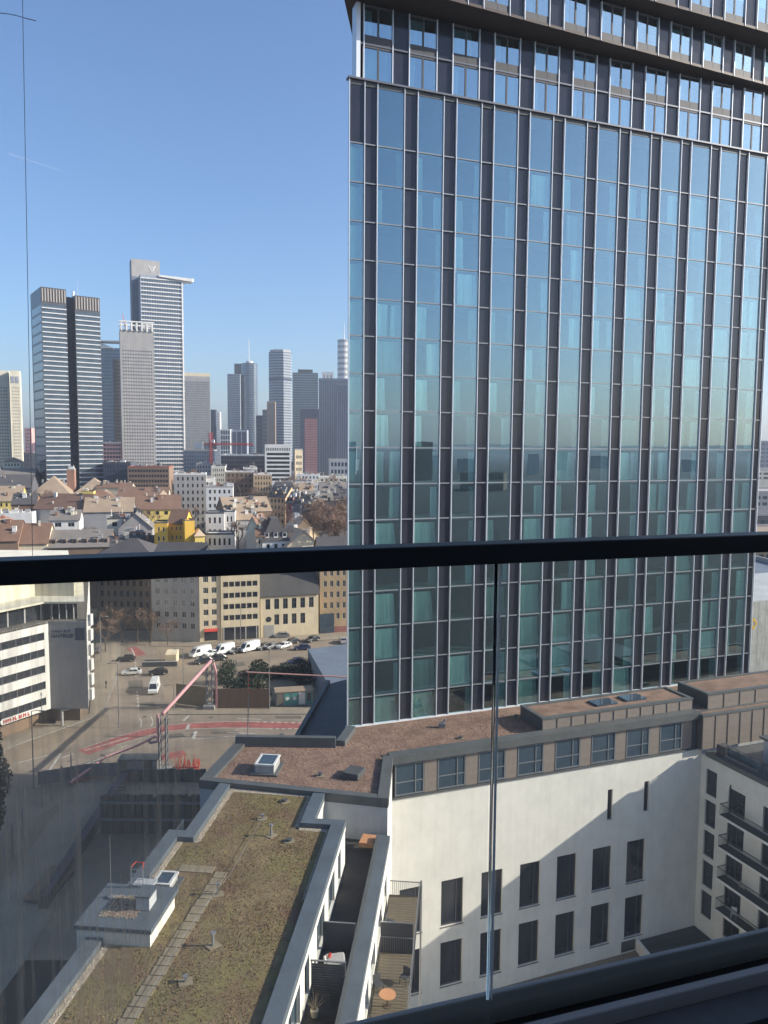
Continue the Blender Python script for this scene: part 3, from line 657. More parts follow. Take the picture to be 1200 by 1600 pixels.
# balconies below
BZ = 20.1
for (ba, bb) in ((-4.62, 1.6), (-11.2, -4.7)):
    b = MB(); b.box(2.9, ba, BZ - .25, 5.1, bb, BZ - .03); bo = b.build('balcony', 'charcoal_concrete', gr)
    for k in range(int((bb - ba) / .28)):
        key = ('plank', 0)
        if key not in PM: p = MB(); p.box(0, 0, 0, 2.1, .26, .03); PM[key] = p.mesh('deck_plank', 'wood_deck')
        put('deck_plank', PM[key], bo, (2.93, ba + .04 + k * .28, BZ - .027))
    r_ = MB(); r_.box(5.06, ba, BZ + 1.0, 5.12, bb, BZ + 1.05)
    for k in range(int((bb - ba) / .14)): r_.box(5.075, ba + .05 + k * .14, BZ - .02, 5.1, ba + .075 + k * .14, BZ + 1.0)
    for y in (bb - .05,):
        r_.box(2.95, y, BZ + 1.0, 5.05, y + .05, BZ + 1.05)
        for k in range(15): r_.box(3.0 + k * .14, y, BZ - .02, 3.025 + k * .14, y + .025, BZ + 1.0)
    r_.build('railing', 'steel_grey', bo)
b = MB(); b.box(2.95, -4.69, BZ + .0, 5.0, -4.64, BZ + 1.95); pb = b.build('privacy_screen', 'clad_dark', gr)
b = MB(); b.box(2.92, -4.70, BZ + 1.953, 5.05, -4.63, BZ + 2.0); b.build('top_rail', 'steel_bright', pb)
b = MB(); b.tube((5.2, -11.2, 3.2), (5.2, -11.2, BZ + 2.6), .07, 8); b.tube((5.2, 1.5, 3.2), (5.2, 1.5, BZ + 1.2), .07, 8); b.build('column', 'steel_grey', gr)
# terrace dividers and furniture
for k, bb in enumerate((-9.0, -12.6)):
    x, y = gw(0, bb); d_ = thing('terrace_divider', ('black glass divider across the roof terrace behind the grey covered grill', 'black slatted divider across the roof terrace in front of the covered grill')[k], 'divider', (x, y, 22.95), GRZ)
    if k == 0: b = MB(); b.box(.05, -.03, .01, 1.9, .03, 1.7); b.build('panel', 'clad_dark', d_)
    else:
        for j in range(12): b = MB(); b.box(.08, -.04, .08 + j * .14, 1.88, .0, .19 + j * .14); b.build('slat', 'clad_dark', d_)
        for xx in (.06, 1.86): b = MB(); b.box(xx, .003, .0, xx + .06, .06, 1.85); b.build('post', 'steel_grey', d_)
    b = MB(); b.box(.03, -.045, 1.86 if k else 1.703, 1.93, .045, 1.91 if k else 1.74); b.build('top_rail', 'steel_grey', d_)
x, y = gw(1.25, 2.4); t = thing('patio_table', 'orange topped patio table with cover in the terrace corner', 'table', (x, y, 22.95), GRZ - .1)
b = MB(); b.box(-.5, -.65, .72, .5, .65, .76); bevel(b.build('tabletop', 'orange_wood', t), .02)
b = MB(); b.box(-.5, -.68, .45, .5, -.655, .75); b.build('apron', 'orange_wood', t)
for sx in (-.45, .39):
    for sy in (-.6, .54): b = MB(); b.box(sx, sy, .003, sx + .06, sy + .06, .718); b.build('leg', 'bark', t)
x, y = gw(1.1, -11.0); t = thing('covered_grill', 'grey covered barbecue grill on the dark roof terrace', 'grill', (x, y, 22.95), GRZ + .3)
b = MB(); b.prism([(-.55, -.4), (.55, -.4), (.55, .4), (-.55, .4)], .02, [.95, .95, 1.05, 1.05]); c_ = bevel(b.build('cover', 'greyw', t), .12, 3)
b = MB(); b.tube((-.5, 0, .8), (-.6, 0, 1.15), .14, 8, .05); b.build('bag', 'white_w', t); b = MB(); b.tube((-.35, 0, 1.08), (-.25, .05, 1.25), .11, 7, .07); b.build('red_bag', 'red_paint', t)
x, y = gw(.55, -14.2); t = thing('potted_twigs', 'dry twigs in a pale pot at the terrace edge', 'plant', (x, y, 22.95))
b = MB(); b.tube((0, 0, .005), (0, 0, .38), .16, 10, .22); b.build('pot', 'cream_w', t)
b = MB(); rr = random.Random(3)
for k in range(26): a = rr.uniform(0, 6.3); q_ = rr.uniform(.2, .6); b.tube((0, 0, .36), (q_ * math.cos(a), q_ * math.sin(a), .36 + rr.uniform(.3, .9)), .012, 4, .004)
b.build('twigs', 'paver', t)
x, y = gw(3.85, -9.4); t = thing('round_table', 'round orange wooden table on the balcony decking', 'table', (x, y, BZ), 0)
b = MB(); b.tube((0, 0, .70), (0, 0, .74), .48, 24); b.build('tabletop', 'orange_wood', t); b = MB(); b.tube((0, 0, .02), (0, 0, .698), .04, 8); b.build('pedestal', 'bark', t); b = MB(); b.tube((0, 0, .004), (0, 0, .03), .25, 12); b.build('base', 'bark', t)
for i, (a, bb, rz, lb) in enumerate(((3.2, -8.2, .5, 'dark folding chair behind the round orange table'), (4.7, -7.4, -.6, 'dark folding chair by the balcony rail near the orange table'), (3.3, -2.2, 1.2, 'dark folding chair on the balcony behind the black screen'))):
    x, y = gw(a, bb); chair(x, y, BZ, rz, lb, 'clad_dark')
# pavers of the roof path
def paver(a, bb, w, h, rz=0.0):
    key = ('pv', w, h)
    if key not in PM: p = MB(); p.box(-w / 2, -h / 2, 0, w / 2, h / 2, .05); PM[key] = p.mesh('paver', 'paver')
    o = put('paver', PM[key], gr, (a, bb, ZG - .005), rz); o.rotation_euler.x = RND.uniform(-.01, .01)
for k in range(26):
    bb = -7.1 - k * .72; paver(-6.65 - .028 * k + RND.uniform(-.02, .02), bb, .74, .66, RND.uniform(-.03, .03))
for k in range(4): paver(-7.45 - k * .55, -6.6, .52, .74, RND.uniform(-.03, .03))
# pebble margins and sedum tufts
def scatter(poly_fn, n, seed, zr, size, mats, name, parent, tuft):
    rr = random.Random(seed); b = MB()
    for _ in range(n):
        p = poly_fn(rr)
        if p is None: continue
        x, y = p; s = size * rr.uniform(.6, 1.5); b.m = rr.choices(range(len(mats)), [m[1] for m in mats])[0]
        if tuft:
            t0 = rr.uniform(0, 6.28)
            for k in range(3):
                t = t0 + k * 2.1; b.q((x + s * math.cos(t), y + s * math.sin(t), zr), (x + s * math.cos(t + 2), y + s * math.sin(t + 2), zr), (x + rr.uniform(-s, s) * .6, y + rr.uniform(-s, s) * .6, zr + s * rr.uniform(.5, 1.2)))
        else:
            a = rr.uniform(0, 1.5); pts = [(x + s * math.cos(a + k * 1.57), y + s * math.sin(a + k * 1.57), zr) for k in range(4)]; top = (x, y, zr + s * .7)
            for k in range(4): b.q(pts[k], pts[(k + 1) % 4], top)
    return tag(b.build(name, [m[0] for m in mats], parent), kind='stuff')
def bare(a, bb):                                         # the path and hatch surrounds stay clear
    if -7.3 < bb and False: return True
    c = -6.65 - .028 * ((-7.1 - bb) / .72)
    return (abs(a - c) < .42 and bb < -6.9) or (-9.5 < a < -7.1 and -7.0 < bb < -6.2)
def in_bed(rr):
    a = rr.uniform(-10.2, -1.45); bb = rr.uniform(-20.5, 3.9)
    if a > -3.5 and bb > -1.2: return None
    if a < -9.25 and bb > -4.0: return None
    if (bare(a, bb) and rr.random() < .6) or (a < -8.6 and -14.2 < bb < -6.8): return None
    return a, bb
mat('sedum_olive', (.25, .20, .075), 1, 0, .3, 1.5); mat('sedum_brown', (.21, .135, .08), 1, 0, .3, 1.5); mat('sedum_red', (.17, .085, .06), 1, 0, .3, 1.5); mat('sedum_straw', (.36, .28, .15), 1, 0, .3, 1.5)
mat('sedum_green', (.07, .085, .03), 1, 0, .3, 1.5)
_no = lambda x, y, s: math.sin(x * .9 + s) * math.cos(y * .7 - s) + .5 * math.sin(x * 2.3 + y * 1.7 + s)
def patch(s, thr):
    def fn(rr):
        p = in_bed(rr)
        if p is None or _no(p[0], p[1], s) < thr + rr.uniform(-.5, .5): return None
        return p
    return fn
scatter(in_bed, 16000, 1, ZG, .034, [('sedum_brown', 3), ('sedum_olive', 1.5), ('sedum_straw', .5), ('sedum_red', 1.0)], 'sedum_moss', gr, True)
scatter(patch(1.0, .2), 9000, 2, ZG, .04, [('sedum_olive', 3), ('sedum_straw', .4), ('sedum_green', 1)], 'sedum_moss', gr, True)
scatter(patch(4.0, .3), 7000, 3, ZG, .04, [('sedum_red', 3), ('sedum_brown', 2)], 'sedum_moss', gr, True)
def margin(rr):
    k = rr.random(); w = rr.uniform(0, .34)
    if k < .42: return -10.66 + w, rr.uniform(-20.5, -3.5)
    if k < .60: return -9.56 + w, rr.uniform(-3.4, 4.8)
    if k < .72: return rr.uniform(-9.5, -3.1), 4.1 + w + .0
    if k < .80: return -3.1 - w, rr.uniform(-.75, 4.2)
    if k < .86: return rr.uniform(-3.0, -1), -.8 - w
    return -.98 - w * .5, rr.uniform(-9, -.9)
mat('pebble_a', (.50, .43, .33), .95, 0, .3, 8); mat('pebble_b', (.36, .28, .21), .95, 0, .3, 8); mat('pebble_c', (.28, .26, .24), .95, 0, .3, 8)
scatter(margin, 9000, 4, ZG, .045, [('pebble_a', 2), ('pebble_b', 2), ('pebble_c', 1)], 'pebble_margin', gr, False)
def on_pod(rr):
    u = rr.uniform(-13.5, 16); v = rr.uniform(.3, 15)
    p = (u, -v)
    a = Vector(P1) - Vector(P2)
    # inside the roof polygon?
    ins = False; pts = roofpoly; j = len(pts) - 1
    for i in range(len(pts)):
        if (pts[i][1] > p[1]) != (pts[j][1] > p[1]) and p[0] < (pts[j][0] - pts[i][0]) * (p[1] - pts[i][1]) / (pts[j][1] - pts[i][1]) + pts[i][0]: ins = not ins
        j = i
    return p if ins and not (u > 1 and v > 7.0) and not (u > 15.9) else None
mat('grit_a', (.23, .14, .105), 1, 0, .3, 6); mat('grit_b', (.17, .10, .08), 1, 0, .3, 6); mat('grit_c', (.36, .25, .19), 1, 0, .3, 6)
scatter(on_pod, 16000, 6, ZR, .055, [('grit_a', 3), ('grit_b', 3), ('grit_c', 1)], 'gravel_bed', pod, False)
# roof fittings on the green roof
names = ['small anchor post on the mossy roof nearest the podium parapet', 'low pale drain on the mossy roof beside the top right notch', 'dark anchor post in the middle of the far mossy roof',
         'dark stubby vent pipe on a concrete base, tallest on the mossy roof', 'small drain cover right of the stubby vent pipe', 'dark anchor post beside the start of the paver path', 'thin dark anchor post on bare moss, mid roof', 'anchor post at the near left of the mossy roof beside the pavers']
for i, (px, py, k, h) in enumerate(((345, 1247, 0, .12), (445, 1253, 0, .12), (410, 1280, 1, .3), (424, 1306, 1, .75), (452, 1315, 0, .14), (340, 1398, 1, .65), (333, 1478, 1, .7), (290, 1535, 1, .3))):
    p = on(px, py, ZG); vent(p.x, p.y, ZG, names[i], k, h, RND.uniform(0, 1))
# fall-arrest cable
pts = [on(410, 1278, ZG + .25), on(360, 1365, ZG + .25), on(335, 1395, ZG + .6), on(285, 1465, ZG + .25), on(210, 1590, ZG + .25)]
b = MB(); b.path(pts, .012, 5); tag(b.build('safety_cable', 'steel_grey'), 'thin fall-arrest cable strung along posts over the mossy roof', 'cable')
# stair penthouse on the left edge
ph = thing('stair_penthouse', 'white stair head with dark flat roof on the left roof edge', 'penthouse', (GX, GY, 0), GRZ)
x0, x1, y0, y1 = -12.2, -8.05, -14.15, -10.5; ZPH = 26.9
b = MB(); holed(b, (x1 - .1, y0 + .1), (0, 1), (1, 0), y1 - y0 - .2, ZG - .1, ZPH - .25, [], .1); holed(b, (x0 + .05, y0 + .1), (1, 0), (0, -1), x1 - x0 - .15, 14, ZPH - .25, [], .1)
b.q((x0 + .05, y1, 14), (x0 + .05, y0 + .1, 14), (x0 + .05, y0 + .1, ZPH - .25), (x0 + .05, y1, ZPH - .25)); b.build('wall', 'white_plaster', ph)
b = MB(); b.box(x0 - .05, y0, ZPH - .247, x1, y1 + .3, ZPH); bevel(b.build('roof', 'coping_zinc', ph), .02)
b = MB(); b.q((x0 + 1.0, y0 + .9, ZPH + .006), (x1 - 1.3, y0 + .9, ZPH + .006), (x1 - 1.3, y1 - .9, ZPH + .006), (x0 + 1.0, y1 - .9, ZPH + .006)); b.build('gravel_bed', 'red_gravel', ph)
rr = random.Random(12); b = MB()
for _ in range(500):
    x, y, s_ = rr.uniform(x0 + .9, x1 - 1.2), rr.uniform(y0 + .8, y1 - .8), rr.uniform(.03, .06)
    if rr.random() < .35 or abs(x - x0 - .95) < .25 or y > y1 - 1.2: b.prism([(x - s_, y - s_), (x + s_, y - s_), (x, y + s_)], ZPH + .005, ZPH + .04)
tag(b.build('loose_pebbles', 'pebble_a', ph), kind='stuff')
b = MB(); b.box(x1 - 1.5, y0 + 1.6, ZPH + .01, x1 - .75, y0 + 2.6, ZPH + .75); vb = bevel(b.build('vent_box', 'silver_w', ph), .02)
b = MB(); b.box(x1 - 1.57, y0 + 1.52, ZPH + .753, x1 - .68, y0 + 2.68, ZPH + .83); b.build('lid', 'coping_zinc', vb)
x, y = gw(-9.45, -8.75); skylight(x, y, ZG + .03, .52, .66, .5, GRZ, 'white framed dome skylight behind the stair penthouse on the mossy roof')
x, y = gw(-10.4, -10.45); t = thing('roof_ladder', 'white metal roof ladder with guard hoops beside the stair penthouse', 'ladder', (x, y, ZPH), GRZ)
for xx in (-.35, .35): b = MB(); b.tube((xx, 0, .003), (xx, 0, 1.15), .03, 6); b.build('rail', 'steel_bright', t)
for k in range(4): b = MB(); b.tube((-.35, 0, .2 + k * .28), (.35, 0, .2 + k * .28), .02, 6); b.build('rung', 'steel_bright', t)
b = MB(); b.path([(-.35, 0, 1.15), (-.25, .4, 1.25), (.25, .4, 1.25), (.35, 0, 1.15)], .03, 6); b.build('guard_hoop', 'red_paint', t)
b = MB(); b.box(-.3, .05, .01, .9, .75, .1); b.build('landing', 'silver_w', t)
x, y = gw(-11.4, -11.6); b = MB(); b.tube((0, 0, 0), (0, 0, 3.6), .022, 6, .01); b.tube((0, 0, 0), (0, 0, .12), .2, 8); o = b.build('lightning_rod', 'steel_grey', None, (x, y, ZPH)); tag(o, 'thin lightning rod standing on the stair penthouse roof', 'lightning rod')
# pale pebble kerb strips under the loose pebbles
for (q0, q1, q2, q3) in (((-10.68, GB), (-10.36, GB), (-10.36, -3.52), (-10.68, -3.52)), ((-9.58, -3.5), (-9.26, -3.5), (-9.26, 4.6), (-9.58, 4.6)), ((-9.2, 4.05), (-3.1, 3.75), (-3.1, 4.2), (-9.2, 4.55)), ((-3.38, -1.05), (-3.09, -1.05), (-3.09, 3.7), (-3.38, 3.7)), ((-3.36, -1.08), (-1.0, -1.08), (-1.0, -.79), (-3.36, -.79))):
    b = MB(); b.q(*[(*q_, ZG + .012) for q_ in (q0, q1, q2, q3)]); b.build('pebble_strip', 'pebble', gr)
# ------------------------------------------------------------------ the photographer's own building and balcony
RD = Vector((0.953, 0.303)); RN = Vector((-0.303, 0.953)); RZ = math.atan2(.303, .953)
RB = Vector((-0.74, 1.48)); ZF = CAMZ - 1.47; ZRT = CAMZ - .224
def rl(s, o=0.0): p = RB + RD * s + RN * o; return (p.x, p.y)
own = thing('apartment_tower', 'dark apartment tower carrying the balcony in front', 'building', (RB.x, RB.y, 0), RZ)
b = MB(); b.box(-7, -16, 0, 18, -2.6, 60); b.build('wall', 'greyw', own)  # unseen; lengthened to keep sun off the balcony floor, lightened to bounce light
b = MB(); b.box(-7, -2.597, ZF - .35, 4.19, .028, ZF - .04); b.build('balcony_slab', 'charcoal_concrete', own)
fl = MB(); fl.box(-7, -2.59, ZF - .037, 4.18, -.16, ZF - .02); fo = struct('balcony_floor', fl, 'black_coat', (RB.x, RB.y, 0), RZ)
for i in range(9):
    for j in range(3):
        key = ('tile', 0)
        if key not in PM: p = MB(); p.box(.004, .004, 0, 1.196, .796, .02); PM[key] = p.mesh('floor_tile', 'floor_tile')
        put('floor_tile', PM[key], fo, (-6.6 + 1.2 * i + .12, -2.585 + .8 * j, ZF - .018))
bal = thing('glass_balustrade', 'glass balcony balustrade with black handrail across the view', 'balustrade', (RB.x, RB.y, 0), RZ)
b = MB(); b.box(-5, -.03, ZRT - .048, 4.15, .035, ZRT); bevel(b.build('handrail', 'black_coat', bal), .004, 2)
b = MB(); b.box(-5, -.058, ZF - .03, 4.15, -.034, ZF + .045); bevel(b.build('base_channel', 'greyw', bal), .004)
b = MB(); b.box(-5, .014, ZF - .03, 4.15, .03, ZF + .10); bevel(b.build('base_channel', 'greyw', bal), .004)
b = MB(); b.box(-5, -.033, ZF - .03, 4.15, .0135, ZF + .02); b.build('channel_seal', 'black_coat', bal)
b = MB(); b.box(-5, -.158, ZF - .03, 4.15, -.06, ZF + .004); b.build('gutter_edge', 'charcoal_concrete', bal)
m = bpy.data.materials.new('balcony_glass'); m.use_nodes = True; nt = m.node_tree; nt.nodes.clear(); MATS['balcony_glass'] = m
out = nt.nodes.new('ShaderNodeOutputMaterial'); tr_ = nt.nodes.new('ShaderNodeBsdfTransparent'); tr_.inputs[0].default_value = (.91, .93, .90, 1)
gl = nt.nodes.new('ShaderNodeBsdfGlossy'); gl.inputs['Roughness'].default_value = 0.0; lw_ = nt.nodes.new('ShaderNodeLayerWeight'); lw_.inputs[0].default_value = .5; pw_ = nt.nodes.new('ShaderNodeMath'); pw_.operation = 'POWER'; pw_.inputs[1].default_value = 5; fr = nt.nodes.new('ShaderNodeMath'); fr.operation = 'MULTIPLY_ADD'; fr.inputs[1].default_value = .8; fr.inputs[2].default_value = .07; nt.links.new(lw_.outputs['Facing'], pw_.inputs[0]); nt.links.new(pw_.outputs[0], fr.inputs[0])
m1 = nt.nodes.new('ShaderNodeMixShader'); m2 = nt.nodes.new('ShaderNodeMixShader'); df = nt.nodes.new('ShaderNodeBsdfTranslucent'); df.inputs[0].default_value = (.80, .62, .42, 1)
d2_ = nt.nodes.new('ShaderNodeBsdfDiffuse'); d2_.inputs[0].default_value = (.75, .60, .42, 1); ad = nt.nodes.new('ShaderNodeMixShader'); ad.inputs[0].default_value = .5
tc = nt.nodes.new('ShaderNodeTexCoord'); mp = nt.nodes.new('ShaderNodeMapping'); mp.inputs['Scale'].default_value = (70, 70, 3); nz = nt.nodes.new('ShaderNodeTexNoise'); nz.inputs['Scale'].default_value = 1; nz.inputs['Detail'].default_value = 4
nz2 = nt.nodes.new('ShaderNodeTexNoise'); nz2.inputs['Scale'].default_value = 2.2; nz2.inputs['Detail'].default_value = 3
cr_ = nt.nodes.new('ShaderNodeValToRGB'); cr_.color_ramp.elements[0].position = .44; cr_.color_ramp.elements[1].position = .66; cr_.color_ramp.elements[0].color = (.42, .42, .42, 1); cr_.color_ramp.elements[1].color = (.92, .92, .92, 1)
mu = nt.nodes.new('ShaderNodeMath'); mu.operation = 'MULTIPLY'; sx_ = nt.nodes.new('ShaderNodeSeparateXYZ'); mr_ = nt.nodes.new('ShaderNodeMapRange'); mr_.interpolation_type = 'SMOOTHSTEP'; mr_.inputs[1].default_value = .1; mr_.inputs[2].default_value = .62; mr_.inputs[3].default_value = 1.0; mr_.inputs[4].default_value = .16; mu2 = nt.nodes.new('ShaderNodeMath'); mu2.operation = 'MULTIPLY'
for a, c in ((tc.outputs['Object'], mp.inputs[0]), (mp.outputs[0], nz.inputs['Vector']), (tc.outputs['Object'], nz2.inputs['Vector']), (nz.outputs['Fac'], cr_.inputs[0]), (cr_.outputs[0], mu.inputs[0]), (nz2.outputs['Fac'], mu.inputs[1]),
             (fr.outputs[0], m1.inputs[0]), (tr_.outputs[0], m1.inputs[1]), (gl.outputs[0], m1.inputs[2]), (df.outputs[0], ad.inputs[1]), (d2_.outputs[0], ad.inputs[2]), (tc.outputs['Object'], sx_.inputs[0]), (sx_.outputs[0], mr_.inputs[0]), (mu.outputs[0], mu2.inputs[0]), (mr_.outputs[0], mu2.inputs[1]), (mu2.outputs[0], m2.inputs[0]), (m1.outputs[0], m2.inputs[1]), (ad.outputs[0], m2.inputs[2]), (m2.outputs[0], out.inputs[0])): nt.links.new(a, c)
m = MATS['balcony_glass'].copy(); m.name = 'balcony_glass_clean'; MATS['balcony_glass_clean'] = m
for nd in m.node_tree.nodes:
    if nd.type == 'VALTORGB': nd.color_ramp.elements[0].color = (.2, .2, .2, 1); nd.color_ramp.elements[1].color = (.6, .6, .6, 1)
mj = bpy.data.materials.new('joint_glass'); mj.use_nodes = True; MATS['joint_glass'] = mj; bj = mj.node_tree.nodes['Principled BSDF']; bj.inputs['Base Color'].default_value = (.52, .56, .56, 1); bj.inputs['Transmission Weight'].default_value = 1.0; bj.inputs['Roughness'].default_value = .03
JS = (Vector((.266, 1.80)) - RB).dot(RD)
for (s0, s1) in ((-5, JS - .008), (JS + .008, 4.15)):
    b = MB(); b.q((s0, 0, ZF + .02), (s1, 0, ZF + .02), (s1, 0, ZRT - .05), (s0, 0, ZRT - .05)); b.build('glass_pane', 'balcony_glass' if s0 < 0 else 'balcony_glass_clean', bal)
b = MB(); b.tube((JS, 0, ZF + .1), (JS, 0, ZRT - .049), .0040, 10); b.build('pane_joint', 'joint_glass', bal, smooth=True)
b = MB(); b.box(JS + .009, -.006, ZF + .1, JS + .0105, .006, ZRT - .049); b.build('pane_edge', 'joint_seal', bal)
# hanging wire in front of the balcony, with a loose wire end crossing it
p0 = at(34.5, -40, 1.9); p1 = at(51, 868, 1.9); b = MB(); b.tube(p0, p1, .00075, 6); tag(b.build('hanging_wire', 'steel_grey'), 'thin grey wire hanging straight down at the far left', 'wire')
b = MB(); b.path([at(-20, 19, 1.93), at(8, 21, 1.93), at(25, 24, 1.92), at(40, 28.5, 1.9), at(56, 32.5, 1.9)], .0009, 6); tag(b.build('wire_end', 'steel_grey'), 'short bent wire end crossing the hanging wire near the top', 'wire')
# ------------------------------------------------------------------ streets
def flat(name, pix, m, z, kind='structure'):
    b = MB(); pts = [on(x, y, 0) for x, y in pix]; b.q(*[(p.x, p.y, z) for p in pts]); o = b.build(name, m)
    if o.data.polygons[0].normal.z < 0: o.data.flip_normals()
    return tag(o, kind=kind)
def strip(name, pix, w, m, z, px=None):
    """a band of width w metres along a line"""
    pts = [Vector(on(x, y, 0).xy) for x, y in pix]; b = MB(); L = []; Rr = []
    for i, p in enumerate(pts):
        d_ = (pts[min(i + 1, len(pts) - 1)] - pts[max(i - 1, 0)]).normalized(); n_ = Vector((-d_.y, d_.x)); L.append(p + n_ * w / 2); Rr.append(p - n_ * w / 2)
    for i in range(len(pts) - 1): b.q((*Rr[i], z), (*Rr[i + 1], z), (*L[i + 1], z), (*L[i], z))
    return tag(b.build(name, m), kind='structure')
flat('district_ground', [(-500, 985), (620, 985), (620, 1500), (-500, 1500)], 'asphalt_brown', -.02)
flat('road', [(-60, 1225), (60, 1182), (190, 1138), (260, 1118), (560, 1118), (620, 1170), (360, 1162), (300, 1168), (220, 1195), (100, 1250), (-40, 1340)], 'asphalt', 0.0)
flat('side_road', [(152, 1010), (245, 1010), (262, 1118), (190, 1137), (150, 1110)], 'asphalt', .004)
flat('pavement', [(150, 1000), (190, 1000), (182, 1060), (160, 1115), (20, 1165), (-60, 1200), (-60, 1160), (60, 1140), (140, 1115)], 'pavement', .10)
flat('far_pavement', [(235, 1003), (560, 988), (560, 998), (300, 1010), (235, 1010)], 'pavement', .10)
flat('near_pavement', [(262, 1107), (560, 1104), (560, 1115), (262, 1116)], 'pavement', .11)
def kerb(pix):
    pts = [Vector(on(x, y, 0).xy) for x, y in pix]
    for a, c in zip(pts[:-1], pts[1:]):
        d_ = (c - a).normalized(); n_ = Vector((-d_.y, d_.x)) * .12; b = MB(); b.prism([a - n_, c - n_, c + n_, a + n_], 0, .13); tag(b.build('kerb', 'kerb'), kind='structure')
kerb([(262, 1116.5), (400, 1116.3), (560, 1115.6)]); kerb([(190, 1000), (182, 1060), (160, 1116), (20, 1166), (-60, 1201)])
strip('bike_lane', [(130, 1176), (180, 1158), (220, 1146), (260, 1138), (300, 1134), (350, 1132), (420, 1133), (490, 1134)], 3.0, 'bike_red', .008)
strip('bike_lane', [(110, 1222), (160, 1206), (210, 1193), (260, 1182), (290, 1176)], 2.6, 'bike_red', .008)
strip('bike_lane', [(205, 1012), (214, 1018), (220, 1024)], 2.6, 'bike_red', .010)
def line(pix, w=.18, z=.012): strip('lane_marking', pix, w, 'road_white', z)
rr = random.Random(5)
for k, pa in enumerate(([(240, 1150), (285, 1145), (290, 1151), (246, 1157)], [(330, 1143), (372, 1143), (374, 1147), (331, 1147)], [(200, 1064), (222, 1062), (224, 1074), (201, 1076)], [(120, 1196), (150, 1186), (158, 1191), (127, 1202)], [(430, 1119), (470, 1119), (472, 1123), (431, 1123)], [(215, 1100), (240, 1097), (246, 1108), (219, 1111)], [(330, 1040), (380, 1034), (384, 1040), (334, 1046)])): flat('asphalt_repair', pa, 'asphalt_patch', .0065)
for (px, py) in ((262, 1124), (330, 1121), (226, 1120), (205, 1085), (160, 1180), (440, 1147), (300, 1148), (232, 1033), (400, 1030)):
    p = on(px, py, 0); b = MB(); b.tube((p.x, p.y, .006), (p.x, p.y, .016), .4, 14); tag(b.build('manhole_cover', 'clad_dark'), kind='structure')
line([(130, 1169), (180, 1152), (220, 1141), (260, 1133), (300, 1129.5), (350, 1127.5), (400, 1127.5)]); line([(180, 1165), (225, 1152), (262, 1143), (300, 1139), (350, 1137.5), (420, 1138)])
for k in range(9): line([(400 + k * 11, 1128 + k * .25), (406 + k * 11, 1128.1 + k * .25)], .35); line([(420 + k * 10, 1139 - .1 * k), (426 + k * 10, 1139 - .1 * k)], .35)
line([(300, 1155), (360, 1150.5), (420, 1150), (470, 1151.5)]); line([(95, 1208), (150, 1188), (215, 1165)], .3); line([(20, 1194), (75, 1180)], .3); line([(90, 1186), (115, 1178)], .3); line([(132, 1173), (200, 1153)], .3); line([(165, 1175), (178, 1171)], .3); line([(190, 1168), (200, 1164)], .3)
line([(60, 1230), (95, 1177)], .3); line([(140, 1195), (150, 1192)], .25); line([(125, 1200), (135, 1197)], .25)
for k in range(5): line([(214 + k * .6, 1080 + k * 5.2), (214 + k * .6, 1083 + k * 5.2)], .25)
line([(287, 1126), (295, 1118)], .5); line([(302, 1154), (306, 1143)], .6); line([(292, 1140), (295, 1132)], .6); line([(372, 1122.5), (408, 1124)], .22); line([(355, 1145), (400, 1146)], .22)
line([(205, 1013), (209, 1020), (211, 1026)], .3)
for k in range(6): line([(211 + .3 * k, 1029 + k * 5), (211 + .3 * k, 1032 + k * 5)], .3)
line([(218, 1122), (221, 1128), (220, 1136)], .2); line([(236, 1120), (239, 1127), (237, 1135)], .2)
# ------------------------------------------------------------------ office block at the left
oc = on(80, 1131, 0); dl = Vector((-3.5, -6.4)).normalized()
off = thing('office_block', 'white office block with dark ribbon windows and a blank grey side wall', 'building', (oc.x, oc.y, 0))
Lf = 30.0; fn_ = Vector((-dl.y, dl.x)) * -1
fn_ = Vector((.878, -.478)); gd = Vector((1, .02)).normalized()
P_a = Vector((0, 0)) + dl * Lf
hl = []
for k in range(5): hl.append((.5, Lf - .9, round(3.9 + 3.05 * k, 2), round(3.9 + 3.05 * k + 1.45, 2)))
b = MB(); holed(b, P_a, -dl, fn_, Lf, 2.9, 19.4, hl, .25)
Wg = 7.0; b.q((Wg, .14, 2.9), (Wg - 20.5, 55, 2.9), (Wg - 20.5, 55, 19.4), (Wg, .14, 19.4)); b.build('wall', 'white_w', off)
b = MB(); b.q((.02, -.002, 2.9), (Wg, .14, 2.9), (Wg, .14, 19.4), (.02, -.002, 19.4)); b.build('grey_side_wall', 'conc', off)
b = MB(); b.prism([P_a, (0, 0), (Wg, .14), (Wg - 20.5, 55), (-52, 55)], 19.0, 19.38); b.build('roof_deck', 'grey_r', off)
for h in hl:
    o_ = P_a - fn_ * .2
    n = 10; bw = (h[1] - h[0]) / n
    for i in range(n):
        q_ = o_ - dl * (h[0] + bw * i); put('window', window_mesh(bw, h[3] - h[2], .06, (.5,), (), 'window_glass', 'window_frame_grey'), off, (q_.x, q_.y, h[2]), math.atan2(-dl.y, -dl.x))
b = MB(); i_ = .9; b.prism([P_a + Vector((-i_, .3)), (-.6 - i_, 1.6), (Wg - 2.2, 1.6), (Wg - 21.5, 52), (-50, 52)], 0.0, 2.9); b.build('ground_floor', 'brown_w', off)
b = MB(); b.prism([(0.6, .6), (2.4, -1.2), (4.0, .8)], [2.4, 2.88, 2.6], [2.6, 2.95, 2.8]); b.build('entrance_canopy', 'coping_dark', off)
b = MB(); b.tube((2.5, -1.0, 0), (2.5, -1.0, 2.7), .25, 10); b.build('entrance_column', 'conc', off)
b = MB(); s0 = Vector((-2.0, 1.6)); b.prism([P_a + Vector((-2.5, 0)), s0, (Wg - 2.5, 2.2), (Wg - 22.5, 50), (-50, 50)], 19.39, 22.6); at_ = b.build('setback_storey', 'window_glass', off)
